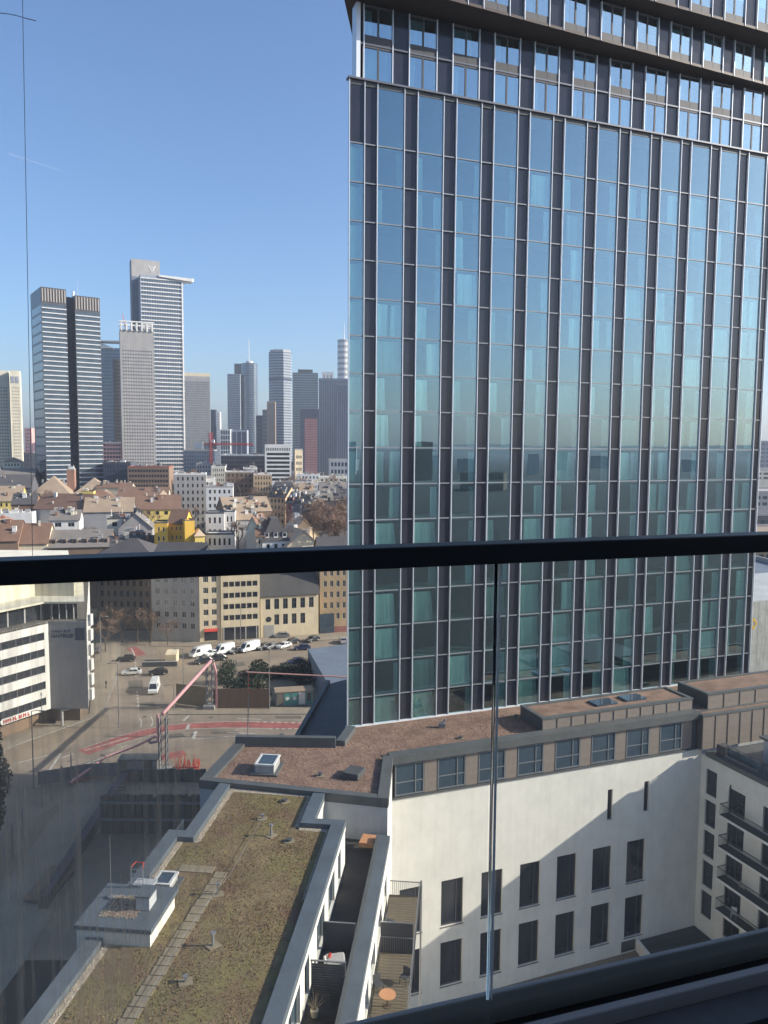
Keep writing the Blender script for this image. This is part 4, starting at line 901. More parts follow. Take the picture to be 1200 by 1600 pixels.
for k in range(8): q_ = s0 + dl * (k * 3.4) + fn_ * .05; b = MB(); b.box(-.12, -.12, 19.4, .12, .12, 22.6); b.build('post', 'white_w', off, (q_.x, q_.y, 0), .5)
for k in range(4): b = MB(); b.box(-.08, -.08, 19.4, .08, .08, 22.6); b.build('post', 'white_w', off, (.0 + 1.3 * k, 1.75 + .1 * k, 0))
b = MB(); b.prism([P_a + Vector((-1.2, -.4)), (-.9, .5), (Wg - .6, 1.0), (Wg - 21, 52), (-50, 52)], 22.603, 22.95); b.build('setback_roof', 'ivory', off)
b = MB(); b.prism([P_a + Vector((-5, 2)), (-5, 6), (Wg - 4.5, 6), (Wg - 22, 46), (-50, 46)], 22.953, 26.2); b.build('upper_storey', 'ivory', off)
for k in range(6): z = 4.4 + 2.8 * k; b = MB(); b.box(0, -.05, z, .55, 1.2, z + 2.1); b.build('side_bay', 'white_w', off, (Wg + .01, .5 + k * .06, 0))
# lettering too small to read: rows of short strokes, and a dark square sign
rr = random.Random(8)
for row, (z, n, hh) in enumerate(((17.35, 9, .45), (16.35, 10, .75))):
    b = MB(); x = .55
    for k in range(n):
        w = rr.uniform(.28, .42); b.box(x, -.05 + .02 * x, z, x + .09, .0 + .02 * x, z + hh); b.box(x + .09, -.05 + .02 * x, z + hh * rr.choice((0, .45, .85)), x + w * .8, .0 + .02 * x, z + hh * rr.choice((0, .45, .85)) + .1); x += w + .06
    b.build('sign_lettering', 'navy', off)
b = MB(); b.box(4.9, .0, 15.9, 6.7, .09, 18.2); b.build('square_sign', 'navy', off)
q_ = -dl; b = MB(); x = 0
for k in range(11):
    w = rr.uniform(.3, .45); b.box(x, -.07, 3.05, x + .12, -.01, 3.75); b.box(x + .12, -.07, 3.05 + rr.choice((0, .28, .56)), x + w * .8, -.01, 3.05 + rr.choice((0, .28)) + .26); x += w + .08
    if k == 5: x += .3
o2 = P_a - dl * (Lf - 9.6) + fn_ * .02; b.build('red_lettering', 'red_paint', off, (o2.x, o2.y, 0), math.atan2(-dl.y, -dl.x))
# ------------------------------------------------------------------ row of houses behind the car park
def W_(f, n, z0, z1, **k): return dict(f=f, n=n, z0=z0, z1=z1, **k)
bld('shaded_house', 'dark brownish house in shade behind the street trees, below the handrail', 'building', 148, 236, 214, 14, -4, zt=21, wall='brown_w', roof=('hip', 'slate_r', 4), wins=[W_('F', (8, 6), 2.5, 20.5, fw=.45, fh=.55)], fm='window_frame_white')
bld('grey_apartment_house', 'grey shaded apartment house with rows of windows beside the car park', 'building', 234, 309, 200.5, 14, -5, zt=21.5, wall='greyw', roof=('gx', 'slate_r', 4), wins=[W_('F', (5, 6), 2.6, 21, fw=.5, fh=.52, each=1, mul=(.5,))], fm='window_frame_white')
t = bld('corner_house', 'narrow pale corner house with a small red shop awning', 'building', 309.5, 343, 199.3, 14, 17, zt=21.6, wall='cream_w', roof=('hip', 'slate_r', 3.5), wins=[W_('F', (2, 6), 3.4, 21, fw=.62, fh=.52, each=1, mul=(.33, .66))], fm='window_frame_white')
b = MB(); b.prism([(1.2, -1.2), (4.6, -1.2), (4.6, -.02), (1.2, -.02)], [2.9, 2.9, 3.4, 3.4], [2.98, 2.98, 3.48, 3.48]); b.build('awning', 'red_paint', t)
b = MB(); b.box(1.2, -.05, .3, 4.6, -.01, 2.7); b.build('shop_window', 'window_glass', t)
t = bld('cream_office_house', 'cream office house with five bands of dark windows', 'building', 343.6, 405, 200.6, 13, 17, zt=20.8, wall='cream_w', roof=('flat', 'coping_dark', .4), wins=[W_('F', (6, 5), 4.6, 19.6, fw=.86, fh=.47, m=.5, each=1, fr=.09)])
b = MB(); b.box(.5, -.06, .2, 15.2 if t['W'] > 15.4 else t['W'] - .4, -.01, 3.6); b.build('garage_opening', 'window_glass', t)
for k in range(5): b = MB(); b.box(.5 + k * 2.9, -.12, .1, .8 + k * 2.9, -.065, 3.62); b.build('pillar', 'conc', t)
t = bld('low_cream_house', 'low cream two-storey house with dark pitched roof and round window', 'building', 406, 497.5, 204.2, 12, 17, zt=11.6, wall='yellow_w' if 0 else 'cream_w', roof=('gx', 'slate_r', 6.5), wins=[W_('F', (6, 2), 2.6, 11.2, fw=.55, fh=.66, m=.8, each=1, mul=(.5,), tr=(.6,), skip=((0, 0), (5, 0)))])
b = MB(); b.tube((2.2, -.06, 5.0), (2.2, -.01, 5.0), .75, 16); b.build('round_window', 'window_glass', t)
b = MB(); b.box(.9, -.06, .1, 3.6, -.01, 3.4); b.build('gate', 'conc', t); b = MB(); b.box(16.3, -.06, .2, 20.4, -.01, 5.6); b.build('shop_front', 'window_glass_blue', t)
t = bld('tan_apartment_house', 'tan apartment house with red plinth beside the glass tower', 'building', 500, 566, 210.5, 14, 12, zt=21.5, wall='tan_w', roof=('gx', 'slate_r', 4.5), wins=[W_('F', (6, 6), 3.0, 21.3, fw=.5, fh=.55, each=1, mul=(.5,))], fm='window_frame_white')
b = MB(); b.box(-.02, -.1, 0, t['W'] + .02, -.005, 1.7); b.build('plinth', 'redstone', t)
# ------------------------------------------------------------------ site wall, shed, containers, hall
t = thing('workshop_hall', 'low blue-grey hall with flat roof behind the site fence', 'building', (0, 0, 0))
zr = 5.0; pp = [on(481, 1014, zr), on(560, 1004, zr), on(560, 1062, zr), on(512, 1068, zr)]
b = MB(); b.prism([p.xy for p in pp[::-1]], 0, zr); b.build('body', 'bluegrey', t); o = t.children[0]
if o.data.polygons[0].normal.z < 0: o.data.flip_normals()
b = MB(); b.box(0, -.1, .8, 3, 0, 2.6); b.build('window', 'window_glass', t, (pp[3].x + 3.2, pp[3].y - .1, 0), .1)
def fence(label, pts, h, m, step, name='site_fence', cat='fence'):
    T = thing(name, label, cat, (*pts[0], 0))
    o0 = Vector(pts[0])
    for a, c in zip(pts[:-1], pts[1:]):
        a = Vector(a) - o0; c = Vector(c) - o0; L = (c - a).length; n = max(1, int(L / step)); ang = math.atan2(c.y - a.y, c.x - a.x)
        key = ('fp', round(L / n, 3), h, m)
        if key not in PM: p = MB(); p.box(.03, -.03, .1, L / n - .03, .03, h); p.box(-.04, -.05, 0, .04, .05, h + .12); PM[key] = p.mesh('fence_panel', m)
        for i in range(n): q_ = a + (c - a) * (i / n); put('fence_panel', PM[key], T, (q_.x, q_.y, 0), ang)
    return T
fence('brown timber hoarding along the planted site by the street', [on(334, 1107, 0).xy, on(421, 1107, 0).xy], 4.0, 'brown_w', 1.6)
fence('pale sandy wall of boards between the pipe support and side street', [on(276, 1100, 0).xy, on(322, 1106, 0).xy], 4.2, 'paver', 2.0)
t = thing('site_kiosk', 'teal glazed site kiosk with white panels by the pavement', 'kiosk', on(431, 1105, 0), .22)
b = MB(); b.box(0, 0, .05, 7.5, 3.0, 2.9); b.build('body', 'greyw', t); b = MB(); b.box(-.15, -.15, 2.903, 7.65, 3.15, 3.05); b.build('roof', 'taupe_r', t)
for k in range(5):
    b = MB(); b.box(.25 + k * 1.45, -.06, .3, 1.45 + k * 1.45, -.01, 2.7); o = b.build('panel', ('grey_r', 'teal_metal', 'teal_metal', 'white_w', 'teal_metal')[k], t)
    if k in (1, 2): b = MB(); b.tube((.85 + k * 1.45, -.09, 1.6), (.85 + k * 1.45, -.065, 1.6), .38, 14); b.build('round_mark', 'white_w', o)
    if k == 4: b = MB(); b.box(.45 + k * 1.45, -.09, .9, 1.25 + k * 1.45, -.065, 2.5); b.build('pane', 'window_glass', o)
for i, (px, py, lb) in enumerate(((258, 1040, 'pale cream container standing alone on the brown lot'),)):
    p = on(px, py, 0); t = thing('site_container', lb, 'container', p, .15)
    b = MB(); b.box(0, 0, .1, 2.6, 5, 2.6); b.build('body', 'cream_w', t)
    for k in range(9): b = MB(); b.box(.1 + k * .28, -.05, .2, .24 + k * .28, -.005, 2.5); b.build('rib', 'cream_w', t)
p = on(236, 1042, 0); t = thing('lot_barrier', 'low dark wall on the lot beside the white street van', 'wall', p, .1)
b = MB(); b.box(-2, 0, 0, 6, .4, 1.1); b.build('body', 'dark_w', t); b = MB(); b.box(-2.05, -.05, 1.103, 6.05, .45, 1.2); b.build('cap', 'greyw', t)
# construction trench in the shade
T0 = lambda x, y: on(x, y, 0).xy
b = MB(); pts = [T0(x, y) for x, y in ((-60, 1480), (120, 1224), (190, 1222), (40, 1500), (-60, 1640))]; b.prism(pts[::-1], -.01, .03); o = struct('site_road', b, 'pavement')
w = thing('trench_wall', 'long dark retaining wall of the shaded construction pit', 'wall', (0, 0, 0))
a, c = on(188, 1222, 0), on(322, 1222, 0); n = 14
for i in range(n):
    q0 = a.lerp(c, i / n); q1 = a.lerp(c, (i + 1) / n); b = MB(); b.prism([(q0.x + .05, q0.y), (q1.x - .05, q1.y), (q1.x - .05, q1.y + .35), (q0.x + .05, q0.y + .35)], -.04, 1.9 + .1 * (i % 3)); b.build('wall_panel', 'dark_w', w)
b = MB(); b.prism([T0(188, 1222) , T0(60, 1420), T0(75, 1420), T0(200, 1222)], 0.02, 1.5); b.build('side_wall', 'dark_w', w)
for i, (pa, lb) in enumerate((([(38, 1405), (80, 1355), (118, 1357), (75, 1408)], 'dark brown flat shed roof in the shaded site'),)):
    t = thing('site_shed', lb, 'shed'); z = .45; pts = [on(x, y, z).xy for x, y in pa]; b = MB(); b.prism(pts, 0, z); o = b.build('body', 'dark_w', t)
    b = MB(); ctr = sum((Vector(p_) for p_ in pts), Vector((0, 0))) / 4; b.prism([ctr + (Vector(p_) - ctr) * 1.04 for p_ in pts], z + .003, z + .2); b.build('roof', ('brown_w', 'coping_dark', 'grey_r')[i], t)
    for ch in t.children:
        bm = bmesh.new(); bm.from_mesh(ch.data); bmesh.ops.recalc_face_normals(bm, faces=bm.faces); bm.to_mesh(ch.data); bm.free()
fence('tall grey panelled site fence on posts above the shaded pit', [T0(60, 1228), T0(135, 1215), T0(190, 1212)], 2.2, 'steel_grey', 2.4)
t = thing('site_cabin', 'grey timber site cabin by the trench edge', 'cabin', on(185, 1213, 0), .05); b = MB(); b.box(0, 0, 0, 6, 2.4, 2.5); b.build('body', 'greyw', t)
for k in range(9): b = MB(); b.box(.05 + k * .66, -.06, .05, .64 + k * .66, -.005, 2.4); b.build('board', RND.choice(['greyw', 'paver', 'brown_w']), t)
b = MB(); b.box(-.15, -.2, 2.503, 6.15, 2.6, 2.62); b.build('roof', 'coping_dark', t)
t = thing('red_steel_props', 'pile of red steel site props beside the pipe support', 'props', on(272, 1208, 0), 0)
rr = random.Random(4)
for k in range(46):
    x, y = rr.uniform(0, 3.8), rr.uniform(-.6, 2.2); b = MB(); b.tube((x, y, .05 + rr.uniform(0, .3)), (x + rr.uniform(-.5, .5), y + rr.uniform(-.5, .5), rr.uniform(1.2, 2.4)), .05, 5); b.build('prop', 'red_paint', t)
for z in (.5, 1.2): b = MB(); b.box(-.2, -.7, z, 4.1, -.62, z + .1); b.build('rail', 'red_paint', t)
for i, (px, py, h) in enumerate(((66, 1262, 4), (80, 1250, 4.5), (97, 1236, 4), (112, 1228, 5), (36, 1310, 4), (20, 1340, 4.5), (8, 1365, 4))):
    T = thing('site_post', 'dark steel post with a cross bar along the shaded site road', 'post', on(px, py, 0), .4 + i * .1, 'posts along the shaded site road')
    b = MB(); b.tube((0, 0, 0), (0, 0, h), .11, 7, .08); b.build('post', 'steel_grey', T); b = MB(); b.tube((-.6, 0, h * .8), (.6, 0, h * .8), .05, 6); b.build('cross_bar', 'steel_grey', T)
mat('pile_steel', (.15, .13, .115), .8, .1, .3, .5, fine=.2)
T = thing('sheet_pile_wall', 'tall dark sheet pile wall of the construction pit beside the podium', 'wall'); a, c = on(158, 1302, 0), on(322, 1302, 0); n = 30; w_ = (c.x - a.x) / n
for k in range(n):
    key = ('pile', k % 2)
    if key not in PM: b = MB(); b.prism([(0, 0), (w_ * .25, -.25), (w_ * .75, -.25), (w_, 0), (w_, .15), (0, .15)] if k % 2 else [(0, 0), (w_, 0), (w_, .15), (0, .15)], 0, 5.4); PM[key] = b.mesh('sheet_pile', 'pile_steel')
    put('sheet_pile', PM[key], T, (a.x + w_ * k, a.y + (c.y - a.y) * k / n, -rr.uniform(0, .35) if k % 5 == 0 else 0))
b = MB(); b.box(0, -.5, 4.3, c.x - a.x, -.27, 4.6); b.build('waler_beam', 'steel_grey', T, (a.x, a.y, 0)); b = MB(); b.box(0, -.5, 2.0, c.x - a.x, -.27, 2.3); b.build('waler_beam', 'steel_grey', T, (a.x, a.y, 0))
for k in range(8): b = MB(); b.tube((0, 0, 0), (0, 0, 6.6), .05, 6); b.build('guard_post', 'steel_grey', T, (a.x + 1 + k * 2.1, a.y + .3, 0))
for z in (6.0, 6.5): b = MB(); b.box(0, .26, z, c.x - a.x, .32, z + .05); b.build('guard_rail', 'steel_grey', T, (a.x, a.y, 0))
# ------------------------------------------------------------------ pink pipe bridge
t = thing('pipe_bridge', 'pink overhead construction pipe crossing the street on steel supports', 'pipe', (0, 0, 0))
A0, A1 = on(256, 1207, 0), on(328, 1107, 0); ZP = 9.6
b = MB(); b.tube((A0.x, A0.y, ZP), (A1.x + .3, A1.y, ZP), .3, 12); b.build('main_pipe', 'pink_pipe', t, smooth=True)
for (P, s) in ((A0, 1), (A1, 1)):
    b = MB()
    for dx in (-.55, .55):
        for dy in (-.55, .55): b.box(P.x + dx - .09, P.y + dy - .09, .1, P.x + dx + .09, P.y + dy + .09, ZP - .45)
    b.build('support_post', 'steel_grey', t)
    b = MB()
    for k in range(6):
        for dy in (-.55, .55): b.tube((P.x - .55, P.y + dy, .4 + k * 1.45), (P.x + .55, P.y + dy, 1.8 + k * 1.45), .05, 5)
        for dx in (-.55, .55): b.tube((P.x + dx, P.y - .55, .4 + k * 1.45), (P.x + dx, P.y + .55, 1.8 + k * 1.45), .05, 5)
    b.build('bracing', 'steel_grey', t)
    b = MB(); b.box(P.x - 1.1, P.y - 1.1, 0, P.x + 1.1, P.y + 1.1, .8); b.build('footing', 'conc', t)
b = MB(); b.path([(A0.x - .7, A0.y - .2, ZP), (A0.x - .75, A0.y - .2, ZP - .4), (A0.x - .75, A0.y - .2, 5.2), (A0.x - 2.0, A0.y - .2, 4.9), (A0.x - 2.4, A0.y, 5.4)], .22, 9); b.build('riser_pipe', 'pink_pipe', t)
b = MB(); b.path([(A1.x + .8, A1.y, ZP - .3), (A1.x + 1.3, A1.y, ZP - 2.2), (A1.x + 1.3, A1.y, .2)], .2, 9); b.build('riser_pipe', 'pink_pipe', t)
b = MB(); b.path([at(244, 1150, A0.y), at(215, 1165, 122), at(165, 1183, 119), at(110, 1222, 113)], .2, 8); b.build('side_pipe', 'pink_pipe', t)
t = thing('pipe_boom', 'thin pale overhead pipe running from a red and white pole towards the tower', 'pipe', (0, 0, 0)); q0 = on(387, 1152, 0)
b = MB(); b.tube((q0.x, q0.y, 0), (q0.x + .3, q0.y, 12.0), .09, 8); b.build('pole', 'steel_grey', t)
for k in range(4): b = MB(); b.tube((q0.x + .2 + .02 * k, q0.y, 8.4 + k * .9), (q0.x + .22 + .02 * k, q0.y, 8.85 + k * .9), .13, 8); b.build('red_band', 'red_paint', t)
b = MB(); b.tube((q0.x - .1, q0.y, 11.9), (q0.x + 18.5, q0.y, 11.1), .13, 8); b.build('boom', 'pinkw', t)
# ------------------------------------------------------------------ street lamps
def lamp(px, py, h, label, arm=-1):
    T = thing('street_lamp', label, 'street lamp', on(px, py, 0), 0, 'street lamps around the junction')
    b = MB(); b.tube((0, 0, 0), (0, 0, h), .11, 8, .06); b.build('pole', 'steel_grey', T); b = MB(); b.path([(0, 0, h), (arm * .8, 0, h + .15), (arm * 1.6, 0, h + .1)], .05, 6); b.build('arm', 'steel_grey', T)
    b = MB(); b.box(arm * 1.6 - .35, -.14, h + .0, arm * 1.6 + .35, .14, h + .12); b.build('lamp_head', 'greyw', T)
lamp(158, 1034, 11, 'tall street lamp by the kerb beside the office block', 1); lamp(186, 1137, 12, 'street lamp on the pavement at the bend of the road', -1); lamp(53, 1232, 12, 'street lamp standing over the near end of the road', 1)
lamp(287, 1098, 11, 'street lamp behind the pink pipe', -1); lamp(376, 1006, 10, 'street lamp in front of the cream office house', 1); lamp(477, 990, 10, 'street lamp in front of the low cream house', -1); lamp(421, 1108, 12, 'slim street lamp by the teal kiosk', 1); lamp(272, 1110, 5, 'short signal post at the street corner', -1)
# ------------------------------------------------------------------ cars
for nm, c in dict(car_white=(.75, .75, .73), car_dark=(.035, .036, .04), car_blue=(.03, .045, .12), car_grey=(.18, .18, .19), car_silver=(.45, .45, .46)).items(): mat(nm, c, .25, .1, .05, spec=.6)
def car_parts(L, Wd, prof, glass, wheels, r_w, paint):
    """prof: side outline (x, z) of the body; glass: list of side-window outlines; one continuous body shell"""
    bm = bmesh.new(); n = len(prof); ring = []
    for s, k in ((-1, .0), (-1, 1), (1, 1), (1, .0)): pass
    for y, ins in ((-Wd / 2, .0), (Wd / 2, .0)):
        ring.append([bm.verts.new((x, y * (1 - .16 * max(0, (z - .85)) / 1.0 if z > .85 else 1), z)) for x, z in prof])
    for i in range(n):
        j = (i + 1) % n; bm.faces.new((ring[0][i], ring[0][j], ring[1][j], ring[1][i]))
    bm.faces.new(ring[0][::-1]); bm.faces.new(ring[1]); bmesh.ops.recalc_face_normals(bm, faces=bm.faces)
    me = bpy.data.meshes.new('body'); bm.to_mesh(me); bm.free(); me.materials.append(MATS[paint]); return me
def make_car(kind, paint):
    T = thing('car', 'x', 'car')
    if kind == 'van':
        L, Wd = 5.6, 2.0; prof = [(-2.8, .35), (2.8, .35), (2.8, .95), (2.35, 1.15), (1.55, 2.15), (1.2, 2.45), (-2.7, 2.5), (-2.8, 2.2)]
        wins = [[(.55, 1.3), (1.85, 1.3), (1.45, 2.0), (.55, 2.05)]]; ws = [(2.33, 1.18), (1.58, 2.1)]; rw = None
    else:
        L, Wd = 4.3, 1.8; prof = [(-2.15, .3), (2.15, .3), (2.15, .7), (1.95, .82), (1.0, .95), (.35, 1.42), (-1.2, 1.45), (-1.85, .98), (-2.1, .9)]
        wins = [[(-.3, .98), (.8, .98), (.28, 1.36), (-.3, 1.38)], [(-1.55, .98), (-.4, .98), (-.4, 1.38), (-1.12, 1.38)]]; ws = [(.97, .98), (.38, 1.40)]; rw = [(-1.25, 1.42), (-1.8, 1.02)]
    o = put('body', car_parts(L, Wd, prof, wins, None, 0, paint), T); bevel(o, .07, 2)
    sc = lambda y, z: y * (1 - .16 * max(0, z - .85)) if z > .85 else y
    for poly in wins:
        for s in (-1, 1): b = MB(); b.q(*[(x, sc(s * (Wd / 2 + .012), z), z) for x, z in poly][::(1 if s < 0 else -1)]); b.build('side_window', 'window_glass', T)
    (xa, za), (xb, zb) = ws; b = MB(); b.q((xa + .03, -sc(Wd * .43, za), za + .02), (xa + .03, sc(Wd * .43, za), za + .02), (xb + .03, sc(Wd * .41, zb), zb + .0), (xb + .03, -sc(Wd * .41, zb), zb)); b.build('windscreen', 'window_glass', T)
    if rw: (xa, za), (xb, zb) = rw; b = MB(); b.q((xb - .03, sc(Wd * .42, zb), zb), (xb - .03, -sc(Wd * .42, zb), zb), (xa - .03, -sc(Wd * .4, za), za + .02), (xa - .03, sc(Wd * .4, za), za + .02)); b.build('rear_window', 'window_glass', T)
    for sx in (-L * .31, L * .31):
        for s in (-1, 1):
            b = MB(); y0 = s * (Wd / 2 - .1); b.tube((sx, y0 - .1, .33), (sx, y0 + .1 , .33), .33, 12); w_ = b.build('tyre', 'tyre', T); b = MB(); b.tube((sx, y0 + s * .101, .33), (sx, y0 + s * .112, .33), .19, 10); b.build('rim', 'car_silver', w_)
    for s in (-1, 1):
        b = MB(); b.box(L / 2 - .02, s * Wd * .36 - .18, .62, L / 2 + .03, s * Wd * .36 + .18, .78); b.build('headlight', 'window_frame_white', T)
        b = MB(); b.box(-L / 2 - .03, s * Wd * .4 - .12, .7, -L / 2 + .02, s * Wd * .4 + .12, .95); b.build('tail_light', 'red_paint', T)
    return T
PROTO = {}
def park(kind, paint, px, py, ang, label):
    k = (kind, paint)
    if k not in PROTO: PROTO[k] = o = make_car(kind, paint)
    else: o = copy_tree(PROTO[k])
    o.location = on(px, py, 0); o.location.z = .012; o.rotation_euler = (0, 0, R(ang)); o.name = 'delivery_van' if kind == 'van' else 'parked_car'
    tag(o, label, 'van' if kind == 'van' else 'car', 'vehicles in the car park and street')
park('van', 'car_white', 313, 1025, 228, 'white delivery van, first from the street end of the car park'); park('car', 'car_white', 332, 1024, 228, 'white hatchback between two white delivery vans')
park('van', 'car_white', 350, 1021, 228, 'white delivery van, middle one of the three parked'); park('van', 'car_white', 390, 1017, 228, 'white delivery van parked farthest right of the three')
park('car', 'car_dark', 369, 1020, 228, 'black car between the middle and right delivery vans'); park('car', 'car_dark', 411, 1014, 232, 'black car right beside the rightmost white van'); park('car', 'car_grey', 424, 1013, 232, 'dark grey car between a black car and the white hatchback')
park('car', 'car_white', 444, 1012, 235, 'white hatchback among dark cars near the low cream house'); park('car', 'car_blue', 472, 1015, 190, 'dark blue car parked sideways by the hall roof'); park('car', 'car_dark', 456, 1006, 232, 'black car behind the dark blue car'); park('car', 'car_dark', 488, 1002, 232, 'black car by the far kerb in front of the red plinth')
park('car', 'car_grey', 440, 996, 195, 'dark grey car at the kerb before the low cream house'); park('car', 'car_silver', 536, 1004, 100, 'silver car half hidden by the glass tower'); park('car', 'car_dark', 318, 1036, 215, 'black car in front of the first delivery van'); park('car', 'car_dark', 340, 1032, 215, 'black car in front of the white hatchback between vans')
park('van', 'car_white', 241, 1080, 280, 'white van driving down the side street'); park('car', 'car_white', 206, 1054, 190, 'white car turning across the side street'); park('car', 'car_dark', 197, 1033, 185, 'black car waiting at the red cycle patch'); park('car', 'car_dark', 247, 1054, 200, 'black car beside the low wall on the lot')
park('car', 'car_grey', 152, 1019, 100, 'grey car parked behind the office block corner'); park('car', 'car_blue', 462, 1037, 200, 'dark blue car under the shrubs beside the hall')
# ------------------------------------------------------------------ a pedestrian
def person(px, py, label):
    T = thing('person', label, 'person', on(px, py, 0) + Vector((0, 0, .1)), 2.4)
    vs = [(0, 0, .95), (0, 0, 1.2), (0, .02, 1.42), (0, .02, 1.52), (0, 0, 1.66), (0, -.01, 1.76), (.10, 0, .9), (.12, -.10, .5), (.12, -.02, .08), (.12, -.16, .04), (-.10, 0, .9), (-.11, .14, .5), (-.11, .22, .1), (-.11, .08, .04),
          (.2, .02, 1.40), (.27, .04, 1.12), (.26, -.08, .88), (-.2, .02, 1.40), (-.27, -.02, 1.12), (-.25, .10, .88)]
    es = [(0, 1), (1, 2), (2, 3), (3, 4), (4, 5), (0, 6), (6, 7), (7, 8), (8, 9), (0, 10), (10, 11), (11, 12), (12, 13), (2, 14), (14, 15), (15, 16), (2, 17), (17, 18), (18, 19)]
    rad = [.15, .15, .16, .06, .1, .08, .1, .07, .05, .04, .1, .07, .05, .04, .07, .05, .04, .07, .05, .04]
    me = bpy.data.meshes.new('person'); me.from_pydata(vs, es, []); o = put('body', me, T); me.materials.append(MATS['cloth_dark'])
    sk = o.modifiers.new('skin', 'SKIN')
    for i, v in enumerate(me.skin_vertices[0].data if len(me.skin_vertices) else []): v.radius = (rad[i], rad[i] * .8); v.use_root = (i == 0)
    o.modifiers.new('sub', 'SUBSURF').levels = 1; o.modifiers['sub'].render_levels = 2
    return o
person(166, 1076, 'person in dark clothes walking along the pavement beside the office block')
# ------------------------------------------------------------------ trees
def tree_meshes(seed, h, spread, twigs):
    rr = random.Random(seed); tb = MB(); cb = MB(); tips = []
    def grow(p, d, L, r, lv):
        q_ = p + d * L; (tb if lv < 3 else cb).tube(p, q_, r, 6 if lv < 2 else 4, r * .68, cap=False)
        if lv >= 4 or r < .012: tips.append(q_); return
        for k in range(3 if lv else 4):
            a = Vector((rr.uniform(-1, 1), rr.uniform(-1, 1), rr.uniform(-.1, .7))).normalized(); grow(q_ if k else p.lerp(q_, .75), (d * .75 + a * spread).normalized(), L * rr.uniform(.6, .8), r * .62, lv + 1)
    grow(Vector((0, 0, 0)), Vector((0, 0, 1)), h * .3, h * .018, 0)
    for t_ in tips:
        for k in range(twigs):
            d = Vector((rr.uniform(-1, 1), rr.uniform(-1, 1), rr.uniform(-.4, 1))).normalized() * h * rr.uniform(.04, .10); s = d.orthogonal().normalized() * h * .0022
            cb.q(t_ - s, t_ + s, t_ + d)
    return tb.mesh('trunk', 'bark'), cb.mesh('crown', 'twig')
TM = [tree_meshes(i, 12, .62 + .08 * i, 9) for i in range(3)]
ntree = 0
def bare_tree(x, y, z, h, label):
    global ntree
    T = thing('bare_tree', label, 'tree', (x, y, z), RND.uniform(0, 6), 'leafless trees'); T.scale = (h / 12,) * 3; a, c = TM[ntree % 3]; ntree += 1
    put('trunk', a, T); put('crown', c, T)
TL = 'leafless brown street tree among the houses left of the glass tower'
for (px, py, Y, h) in ((500, 800, 275, 15), (515, 812, 262, 16), (530, 808, 270, 15), (522, 828, 250, 15), (538, 830, 250, 16), (505, 832, 245, 13), (490, 815, 262, 12), (542, 812, 285, 15), (512, 795, 300, 14), (532, 795, 300, 14)):
    p = at(px, py, Y); bare_tree(p.x, p.y, max(0, p.z - h * .62), h * 1.15, TL)
for (px, py, Y, h) in ((400, 775, 420, 16), (412, 780, 410, 15), (392, 782, 400, 15), (420, 785, 395, 14), (406, 788, 380, 14)):
    p = at(px, py, Y); bare_tree(p.x, p.y, max(0, p.z - h * .62), h * 1.15, 'leafless tree in the narrow street between the far brown facades')
for (px, py, h) in ((170, 1002, 12), (190, 1004, 11), (215, 1003, 12), (236, 1004, 10), (262, 1008, 8), (165, 1018, 10)):
    p = on(px, py, 0); bare_tree(p.x, p.y, 0, h, 'leafless tree in the shade before the brownish house')
for (px, py, Y, h) in ((30, 838, 246, 9), (100, 848, 250, 8), (150, 832, 262, 10), (228, 852, 246, 9), (236, 806, 300, 11), (70, 772, 395, 12), (140, 790, 350, 12), (265, 770, 420, 13), (300, 800, 300, 11), (372, 826, 262, 11), (430, 800, 300, 12), (462, 812, 285, 12), (300, 742, 470, 14), (375, 752, 430, 14), (455, 748, 500, 14), (520, 750, 480, 14), (200, 772, 420, 12), (15, 772, 390, 12)):
    p = at(px, py, Y); bare_tree(p.x, p.y, max(0, p.z - h * .7), h * 1.15, 'leafless tree standing in a yard between the old town roofs')
def leafy(seed, n, rx, rz, zc, s, squash=1.0):
    rr = random.Random(seed); b = MB()
    for _ in range(n):
        while True:
            v = Vector((rr.uniform(-1, 1), rr.uniform(-1, 1), rr.uniform(-1, 1)))
            if v.length < 1 and (v.length > .55 or rr.random() < .3): break
        k = 1 + .25 * math.sin(v.x * 5 + seed) * math.cos(v.z * 6)
        c = Vector((v.x * rx * k, v.y * rx * k, zc + v.z * rz * k)); a = Vector((rr.uniform(-1, 1), rr.uniform(-1, 1), rr.uniform(-1, 1))).normalized() * s * rr.uniform(.6, 1.4); e = a.orthogonal().normalized() * s * .6
        b.q(c - a, c + e, c + a, c - e)
    return b
SH = [leafy(i, 900, 1.6, 1.1, 1.1, .14).mesh('foliage', 'evergreen') for i in range(3)]
stem = MB(); stem.tube((0, 0, 0), (0, 0, 1.2), .08, 6); STM = stem.mesh('stem', 'bark')
for i, (px, py, s) in enumerate(((352, 1068, 1.4), (366, 1082, 1.5), (380, 1085, 1.6), (396, 1085, 1.7), (410, 1090, 1.5), (385, 1068, 1.4), (400, 1066, 1.5), (356, 1052, 1.2), (420, 1060, 1.3), (432, 1058, 1.4), (446, 1058, 1.5), (458, 1060, 1.4), (404, 1052, 1.3), (372, 1098, 1.3), (392, 1100, 1.3), (474, 1070, 1.5), (484, 1055, 1.4), (470, 1045, 1.2))):
    p = on(px, py, 0); T = thing('evergreen_shrub', 'dark evergreen shrub on the planted site behind the brown hoarding', 'shrub', (p.x, p.y, 0), i, 'shrubs on the planted site'); T.scale = (s, s, s * RND.uniform(.8, 1.2)); put('foliage', SH[i % 3], T); put('stem', STM, T)
b = leafy(9, 9000, 3.4, 9.5, 10.5, .28); p = on(-34, 1345, 0); T = thing('conifer_tree', 'dark conifer at the left edge, mostly out of view', 'tree', (p.x, p.y, 0)); b.build('crown', 'evergreen', T)
